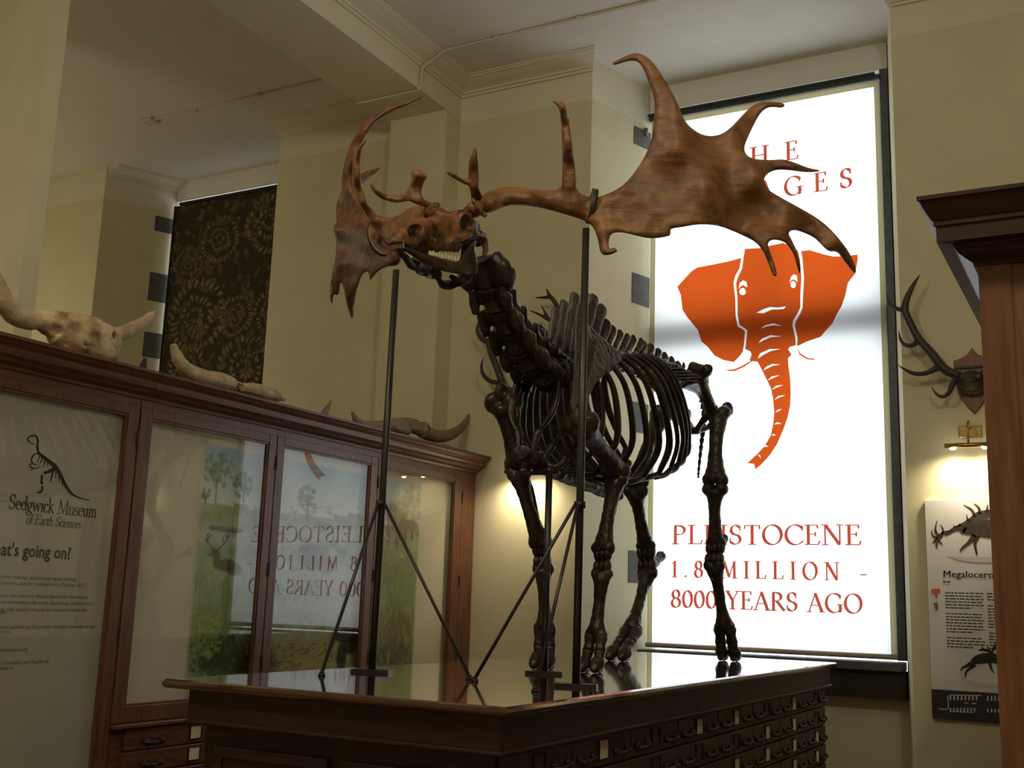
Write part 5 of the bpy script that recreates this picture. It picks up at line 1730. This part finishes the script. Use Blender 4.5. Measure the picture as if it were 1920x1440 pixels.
XH = -2.29
hind_leg(S(1347, 772, -2.30), S(1341, 902, -2.28), S(1342, 1020, XH), S(1339, 1058, XH), S(1359, 1178, XH), (XH, S(1366, 1240, XH).y, ZP), S(1352, 1012, XH) + V((0, .05, .02)), 1)
XH2 = -2.72
hind_leg((2 * XC + 2.30, S(1347, 772, -2.30).y - .05, S(1347, 772, -2.30).z), S(1192, 905, -2.70), S(1211, 1025, XH2), S(1214, 1072, XH2), S(1184, 1182, XH2), (XH2, S(1152, 1240, XH2).y, ZP), S(1240, 1042, XH2), -1)

# --- pelvis
hipL = S(1347, 772, -2.30)
bm = NB()
for s in (-1, 1):
    h = V((XC + s * .135, hipL.y - .01, hipL.z + .01))
    cr = S(1310, 697, -2.33)
    c = V((XC + s * .19, cr.y, cr.z))
    tube(bm, [c + V((s * .05, -.05, .01)), c, c + V((-s * .10, .03, .05))], [.030, .044, .034], n=9, per=3)
    tube(bm, [c + V((-s * .02, .0, .0)), c.lerp(h, .5) + V((-s * .015, 0, .01)), h], [.065, .042, .060], n=10, per=4, ref=(0, 0, 1), flat=.75)
    tube(bm, [h, h + V((-s * .02, .15, -.005)), h + V((s * .005, .27, .03))], [.055, .040, .050], n=10, per=4)
    tube(bm, [h, h + V((-s * .07, .02, -.08)), V((XC + s * .01, h.y + .08, h.z - .12))], [.035, .022, .026], n=9, per=3)
    tube(bm, [V((XC + s * .01, h.y + .08, h.z - .12)), V((XC + s * .06, h.y + .18, h.z - .08)), h + V((-s * .01, .24, .0))], [.026, .020, .026], n=9, per=3)
bone('pelvis', bm, M_BONE, .009, 2)

# ------------------------------------------------------------------ iron mount: antler props, chest prop and their braces
def plate(bm, c, lx, ly, ang=0.0):
    m = Matrix.Rotation(ang, 3, 'Z')
    q = [m @ V(p) for p in ((-lx, -ly, 0), (lx, -ly, 0), (lx, ly, 0), (-lx, ly, 0))]
    prism(bm, [c + p for p in q], [c + p + V((0, 0, .014)) for p in q])


def prop(label, foot_px, top, braces, lx=.085, ly=.04, collar=None):
    f = onZ(foot_px[0], foot_px[1], ZP)
    t = thing('iron_prop', label, 'support rod', f, 'antler props')
    bm = NB(); plate(bm, f, lx, ly, 0.35)
    obj('base_plate', bm, M_IRON, t)
    bm = NB(); cyl(bm, f + V((0, 0, .012)), V(top), .0165, 12)
    obj('rod', bm, M_ROD, t, smooth=True)
    if collar is not None:
        bm = NB(); cyl(bm, V((f.x, f.y, collar - .014)), V((f.x, f.y, collar + .014)), .024, 12)
        obj('collar', bm, M_IRON, t, smooth=True)
    for b in braces:
        e = onZ(b[0], b[1], ZP)
        s = V((f.x, f.y, collar)) + (e - V((f.x, f.y, ZP))).normalized() * .02
        bm = NB(); cyl(bm, s, e + V((0, 0, .012)), .0075, 8)
        br = obj('brace', bm, M_ROD, t, smooth=True)
        bm = NB(); cyl(bm, e, e + V((0, 0, .010)), .016, 10); ell(bm, e + V((0, 0, .014)), (.011, .011, .009), seg=8, rings=6)
        obj('brace_foot', bm, M_IRON, br, smooth=True)
    return t, f


zc1 = 2.015
t1, f1 = prop('slim black rod on braced foot propping the left antler', (697, 1261), (-2.960, 4.205, 3.115), [(603, 1267), (880, 1274)], collar=zc1)
t2, f2 = prop('slim black rod on braced foot propping the right antler beam', (1080, 1288), (-1.998, 4.25, 3.205), [(890, 1278), (1004, 1297)], collar=2.0)
# chest prop
f3 = onZ(1020, 1264, ZP)
t3 = thing('chest_prop', 'short black iron post holding up the rib cage from below', 'support rod', f3)
bm = NB(); plate(bm, f3, .085, .035, 0.35); obj('base_plate', bm, M_IRON, t3)
bm = NB(); cyl(bm, f3 + V((0, 0, .012)), V((f3.x, f3.y, 2.212)), .0165, 12); obj('rod', bm, M_ROD, t3, smooth=True)
bm = NB(); box(bm, XC - .10, XC + .10, f3.y - .012, f3.y + .012, 2.205, 2.222); obj('cross_bar', bm, M_IRON, t3)


def strap(parent, c, ax, up, ra, rb, wd=.013):
    """leather band buckled round the antler beam"""
    c = V(c); ax = V(ax).normalized()
    u = (V(up) - ax * V(up).dot(ax)).normalized(); w = ax.cross(u)
    bm = NB(); bm2 = NB()
    n = 28
    for b, r_in, r_out, wk in ((bm, 0.0, .006, wd), (bm2, -.004, 0.0, wd * 1.05)):
        rows = []
        for k in range(n):
            t = 2 * math.pi * k / n
            d = u * math.cos(t) * ra + w * math.sin(t) * rb
            dn = (u * math.cos(t) / ra + w * math.sin(t) / rb).normalized()
            rows.append([b.verts.new(c + d + dn * r + ax * a) for r, a in ((r_in, -wk), (r_out, -wk), (r_out, wk), (r_in, wk))])
        for k in range(n):
            p, q = rows[k], rows[(k + 1) % n]
            for j in range(4): b.faces.new((p[j], p[(j + 1) % 4], q[(j + 1) % 4], q[j]))
    s = obj('strap', bm, M_STRAP, parent, smooth=True)
    obj('strap_lining', bm2, M_STRAPE, s, smooth=True)


cR = onY(1110, 387, 4.262)
axR = onY(1140, 392, 4.30) - onY(1070, 378, 4.21)
strap(t2, cR, axR, (0.18, 0, 1), .072, .064)
cL = onY(714, 446, 4.235); axL = onY(690, 470, 4.40) - onY(745, 425, 4.16)
strap(t1, cL, axL, onY(692, 415, 4.235) - onY(736, 476, 4.235), .088, .062)
# ------------------------------------------------------------------ trophies, horns and lamps
def shield_mount(name, label, cx, zc_, left, right):
    t = thing(name, label, 'antlers', (cx, YB, zc_ - .25), 'stag antlers on the back wall')
    o = [(0, .235), (.035, .185), (.075, .165), (.125, .15), (.12, .06), (.115, -.02), (.085, -.12), (.04, -.19), (0, -.235)]
    loop = o + [(-x, z) for x, z in o[-2:0:-1]]
    bm = NB()
    prism(bm, [(cx + x, YB - .002, zc_ + z) for x, z in loop], [(cx + x * .94, YB - .03, zc_ + z * .94) for x, z in loop])
    obj('shield', bm, M_SHIELD, t)
    bm = NB()
    ell(bm, (cx, YB - .10, zc_ - .02), (.085, .075, .075)); ell(bm, (cx, YB - .06, zc_ - .05), (.10, .045, .06))
    ell(bm, (cx - .05, YB - .13, zc_ + .0), (.035, .04, .035)); ell(bm, (cx + .05, YB - .13, zc_ + .0), (.035, .04, .035))
    ell(bm, (cx, YB - .16, zc_ - .035), (.05, .06, .035))
    me = fuse(bm, .008, 2)
    link('skull_cap', me, M_TROPHY, t, smooth=True)
    obj('bracket', bx(cx - .11, cx + .11, YB - .045, YB - .03, zc_ + .085, zc_ + .10), M_IRON, t)
    for side in (left, right):
        bm = NB()
        for pts, rad in side:
            tube(bm, pts, rad, n=8, per=4)
        me = fuse(bm, .008, 1)
        link('antler', me, M_TROPHY, t, smooth=True)
    return t


def wp(l, y=8.0): return [onY(px, py, y) for px, py in l]


def mir(lst, cx): return [([V((2 * cx - p.x, p.y, p.z)) for p in pts], r) for pts, r in lst]


cx, zc_ = -0.872, 3.185
red = [(wp(((1800, 705), (1785, 700), (1768, 690), (1748, 665), (1722, 635), (1706, 605), (1697, 582), (1700, 560), (1712, 535), (1725, 515))), [.03, .032, .034, .032, .030, .028, .028, .024, .016, .005]),
       (wp(((1700, 582), (1685, 580), (1670, 572), (1664, 560), (1664, 549))), [.022, .017, .014, .010, .004]),
       (wp(((1722, 640), (1708, 648), (1694, 645), (1687, 632), (1685, 617))), [.022, .018, .014, .010, .004]),
       (wp(((1758, 690), (1735, 700), (1712, 700), (1695, 692), (1684, 684))), [.024, .018, .015, .011, .004]),
       (wp(((1795, 708), (1788, 716), (1780, 735), (1768, 744), (1755, 738), (1746, 723))), [.022, .022, .017, .014, .010, .004])]
shield_mount('deer_trophy', 'dark stag antlers on a wooden shield above the right wall lamp', cx, zc_, red, mir(red, cx))
cx2, zc2 = -4.25, 3.30
la = [(wp(((985, 742), (965, 735), (947, 727), (932, 690), (921, 662), (916, 643), (902, 634), (895, 619), (897, 603)), 7.98), [.03, .032, .033, .032, .030, .030, .024, .017, .008]),
      (wp(((917, 648), (925, 630), (929, 612), (926, 598)), 7.98), [.028, .024, .017, .006]),
      (wp(((947, 724), (932, 718), (916, 713), (905, 700), (903, 684), (907, 669)), 7.94), [.026, .022, .020, .017, .012, .004])]
ra = [(wp(((1005, 742), (1030, 720), (1055, 680), (1062, 630), (1052, 590), (1040, 566), (1030, 553), (1024, 540)), 7.98), [.03, .032, .032, .030, .026, .022, .017, .005]),
      (wp(((1031, 557), (1018, 558), (1004, 558)), 7.98), [.018, .013, .006]),
      (wp(((1058, 618), (1040, 605), (1026, 598), (1010, 589), (989, 580)), 7.95), [.024, .020, .017, .012, .004]),
      (wp(((1030, 600), (1021, 584), (1012, 568)), 7.95), [.016, .011, .004])]
shield_mount('deer_trophy', 'dark stag antlers on a wooden shield behind the skeleton neck', cx2, zc2, la, ra)


def picture_lamp(label, cx, z, bulbs):
    t = thing('picture_lamp', label, 'lamp', (cx, YB, z), 'brass picture lamps')
    obj('wall_plate', bx(cx - .075, cx + .075, YB - .02, YB - .001, z + .07, z + .15, bevel=.006), M_BRASS, t)
    bm = NB(); tube(bm, [(cx, YB - .02, z + .13), (cx, YB - .10, z + .17), (cx, YB - .15, z + .12), (cx, YB - .15, z + .01)], [.007] * 4, n=8, per=4)
    obj('arm', bm, M_BRASS, t, smooth=True)
    bm = NB(); cyl(bm, (cx - .15, YB - .15, z), (cx + .15, YB - .15, z), .017, 12)
    obj('lamp_bar', bm, M_BRASS, t, smooth=True)
    for dx in bulbs:
        bm = NB(); ell(bm, (cx + dx, YB - .145, z - .018), (.022, .017, .010), seg=10, rings=6)
        b = obj('bulb', bm, M_BULB, t, smooth=True)
        d = bpy.data.lights.new('bulb_light', 'SPOT')
        d.energy = 15.0
        d.color = (1.0, 0.84, 0.60)
        d.spot_size = math.radians(160)
        d.spot_blend = 1.0
        d.shadow_soft_size = 0.03
        o = bpy.data.objects.new('bulb_light', d)
        col.objects.link(o)
        o.parent = t
        o.location = V((cx + dx, YB - .145, z - .035)) - V((cx, YB, z))
        o.rotation_euler = (math.radians(12), 0, 0)
    return t


picture_lamp('brass picture lamp with two lit bulbs above the deer poster', -0.905, 2.722, (-.10, .10))
picture_lamp('brass picture lamp on the wall behind the skeleton forelegs', -4.29, onY(945, 885, 8.0).z, (-.10, .10))

# --- skulls and horns on the showcase top (z = 2.78)
ZT = 2.78
XH_ = -4.90


def K(px, py, x=XH_): return onX(px, py, x)


t = thing('bison_skull', 'pale bison skull with spreading horn cores on the notice case', 'skull', (XH_, K(140, 620).y, ZT))
bm = NB()
a, b, c, d = K(70, 600), K(118, 612), K(165, 625), K(205, 640)
tube(bm, [K(55, 598), a, b, c, d, K(222, 648)], [.035, .05, .085, .095, .075, .04], n=12, per=3)
tube(bm, [K(100, 622), K(140, 640), K(185, 655), K(215, 668)], [.06, .085, .085, .05], n=12, per=3)
tube(bm, [K(110, 597), K(140, 602), K(172, 618)], [.025, .03, .02], n=10, per=3)
tube(bm, [K(188, 618), K(205, 640), K(212, 662)], [.028, .045, .03], n=10, per=3)
cut = NB(); ell(cut, K(197, 630) + V((.075, 0, 0)), (.05, .020, .020)); ell(cut, K(92, 622) + V((.075, 0, 0)), (.06, .045, .032)); ell(cut, K(142, 650) + V((.10, 0, 0)), (.04, .03, .012))
me = weather(fuse(bm, .008, 1, cut), .006, 30.0, .010)
mn = min(v.co.z for v in me.vertices)
for v in me.vertices:
    if v.co.z < ZT: v.co.z = ZT
link('cranium', me, M_BISON, t, smooth=True)
bm = NB(); tube(bm, [K(200, 632), K(232, 624), K(262, 608), K(283, 592), K(293, 584)], [.045, .043, .034, .022, .010], n=12, per=4); me = fuse(bm, .008, 1); link('horn_core', weather(me, .003, 40.0, .003), M_HORN, t, smooth=True)
bm = NB(); tube(bm, [K(80, 602), K(45, 598), K(18, 580), K(4, 552), K(-8, 512)], [.045, .055, .055, .045, .022], n=12, per=4); me = fuse(bm, .008, 1); link('horn_core', weather(me, .003, 40.0, .003), M_HORN, t, smooth=True)

t = thing('aurochs_horn', 'long pale curved horn core lying on the display case top', 'horn', (XH_, K(390, 700).y, ZT))
bm = NB()
tube(bm, [K(324, 645), K(334, 672), K(352, 695), K(380, 708), K(412, 713), K(436, 722)], [.020, .036, .047, .052, .052, .046], n=12, per=4)
me = fuse(bm, .008, 1)
for v in me.vertices:
    if v.co.z < ZT: v.co.z = ZT
link('horn_core', weather(me, .003, 40.0, .003), M_HORN, t, smooth=True)
bm = NB()
tube(bm, [K(455, 726), K(480, 732), K(505, 740), K(535, 748)], [.03, .05, .045, .015], n=10, per=3)
ell(bm, K(484, 728), (.02, .02, .035))
tube(bm, [K(430, 716), K(447, 718), K(468, 726)], [.012, .010, .014], n=8, per=3)
me = fuse(bm, .008, 1)
for v in me.vertices:
    if v.co.z < ZT: v.co.z = ZT
link('skull_fragment', weather(me, .004, 35.0, .006), M_HORN, t, smooth=True)

t = thing('horned_skull', 'grey-brown horned ox skull cap beside the cabinet corner', 'skull', (XH_, K(770, 805).y, ZT))
bm = NB()
tube(bm, [K(706, 798), K(735, 797), K(765, 797), K(790, 805)], [.03, .055, .06, .055], n=12, per=3)
ell(bm, K(748, 806) + V((.02, 0, 0)), (.05, .13, .045))
me = fuse(bm, .008, 1)
for v in me.vertices:
    if v.co.z < ZT: v.co.z = ZT
link('skull_cap', weather(me, .004, 35.0, .006), M_HORND, t, smooth=True)
bm = NB(); tube(bm, [K(790, 807), K(812, 816), K(838, 817), K(860, 806), K(874, 790), K(881, 773)], [.060, .056, .048, .038, .026, .008], n=12, per=4)
me = fuse(bm, .007, 1)
for v in me.vertices:
    if v.co.z < ZT: v.co.z = ZT
link('horn', me, M_HORND, t, smooth=True)
bm = NB(); tube(bm, [K(720, 800), K(700, 800), K(680, 797), K(668, 788), K(660, 772)], [.045, .045, .036, .026, .010], n=12, per=4)
me = fuse(bm, .007, 1); link('horn', me, M_HORND, t, smooth=True)
bm = NB(); y_ = K(793, 806); tube(bm, [y_ + V((.062 * math.cos(q), 0, .062 * math.sin(q))) for q in [k * math.pi / 8 for k in range(17)]], [.004] * 17, n=6, per=1, cap=False)
obj('wire', bm, M_IRON, t)


def small_horn(label, pts, r, mat):
    bm = NB(); tube(bm, pts, r, n=10, per=4)
    for v in bm.verts:
        if v.co.z < ZT: v.co.z = ZT
    o = obj('small_horn', bm, mat, None, smooth=True)
    tag(o, label, 'horn')


q = K(866, 846, -5.03)
small_horn('small green-grey horn tip near the cabinet corner', [V((q.x - .03, q.y, ZT + .02)), V((q.x - .02, q.y, ZT + .02)), K(868, 838, -5.03), K(873, 827, -5.03)], [.03, .035, .026, .008], M_HORND)
q = K(606, 775, -5.03)
small_horn('small horn tip behind the middle of the display case cornice', [V((q.x - .03, q.y - .1, ZT + .02)), V((q.x, q.y - .04, ZT + .03)), K(612, 768, -5.03), K(621, 752, -5.03)], [.03, .03, .022, .006], M_HORND)
q = K(270, 690, -5.03)
small_horn('dark horn tip in front of the striped window jamb', [V((q.x - .03, q.y - .1, ZT + .02)), V((q.x, q.y - .03, ZT + .03)), K(269, 684, -5.03), K(272, 672, -5.03)], [.03, .028, .020, .010], M_TROPHY)


# --- room lamps
def pendant(label, x, y, z, r=.19, mat=None):
    t = thing('pendant_lamp', label, 'lamp', (x, y, ZC), 'globe pendant lamps')
    bm = NB(); cyl(bm, (x, y, z + r), (x, y, ZC), .012, 8); obj('stem', bm, M_BRASS, t, smooth=True)
    bm = NB(); cyl(bm, (x, y, ZC - .03), (x, y, ZC), .06, 16); obj('ceiling_rose', bm, M_BRASS, t, smooth=True)
    bm = NB(); ell(bm, (x, y, z), r, seg=20, rings=12); obj('globe', bm, mat or M_LAMP, t, smooth=True)


for k, (x, y, z) in enumerate(((0.7, 1.2, 5.5), (-3.4, 0.9, 5.5), (-8.7, 3.7, 2.9), (-10.9, 6.2, 3.6))):
    pendant(('lit globe pendant lamp to the right behind the viewer', 'lit globe pendant lamp to the left behind the viewer', 'lit globe pendant lamp beyond the notice case', 'lit globe pendant lamp near the far window')[k], x, y, z, mat=M_LAMP2 if k >= 2 else None)
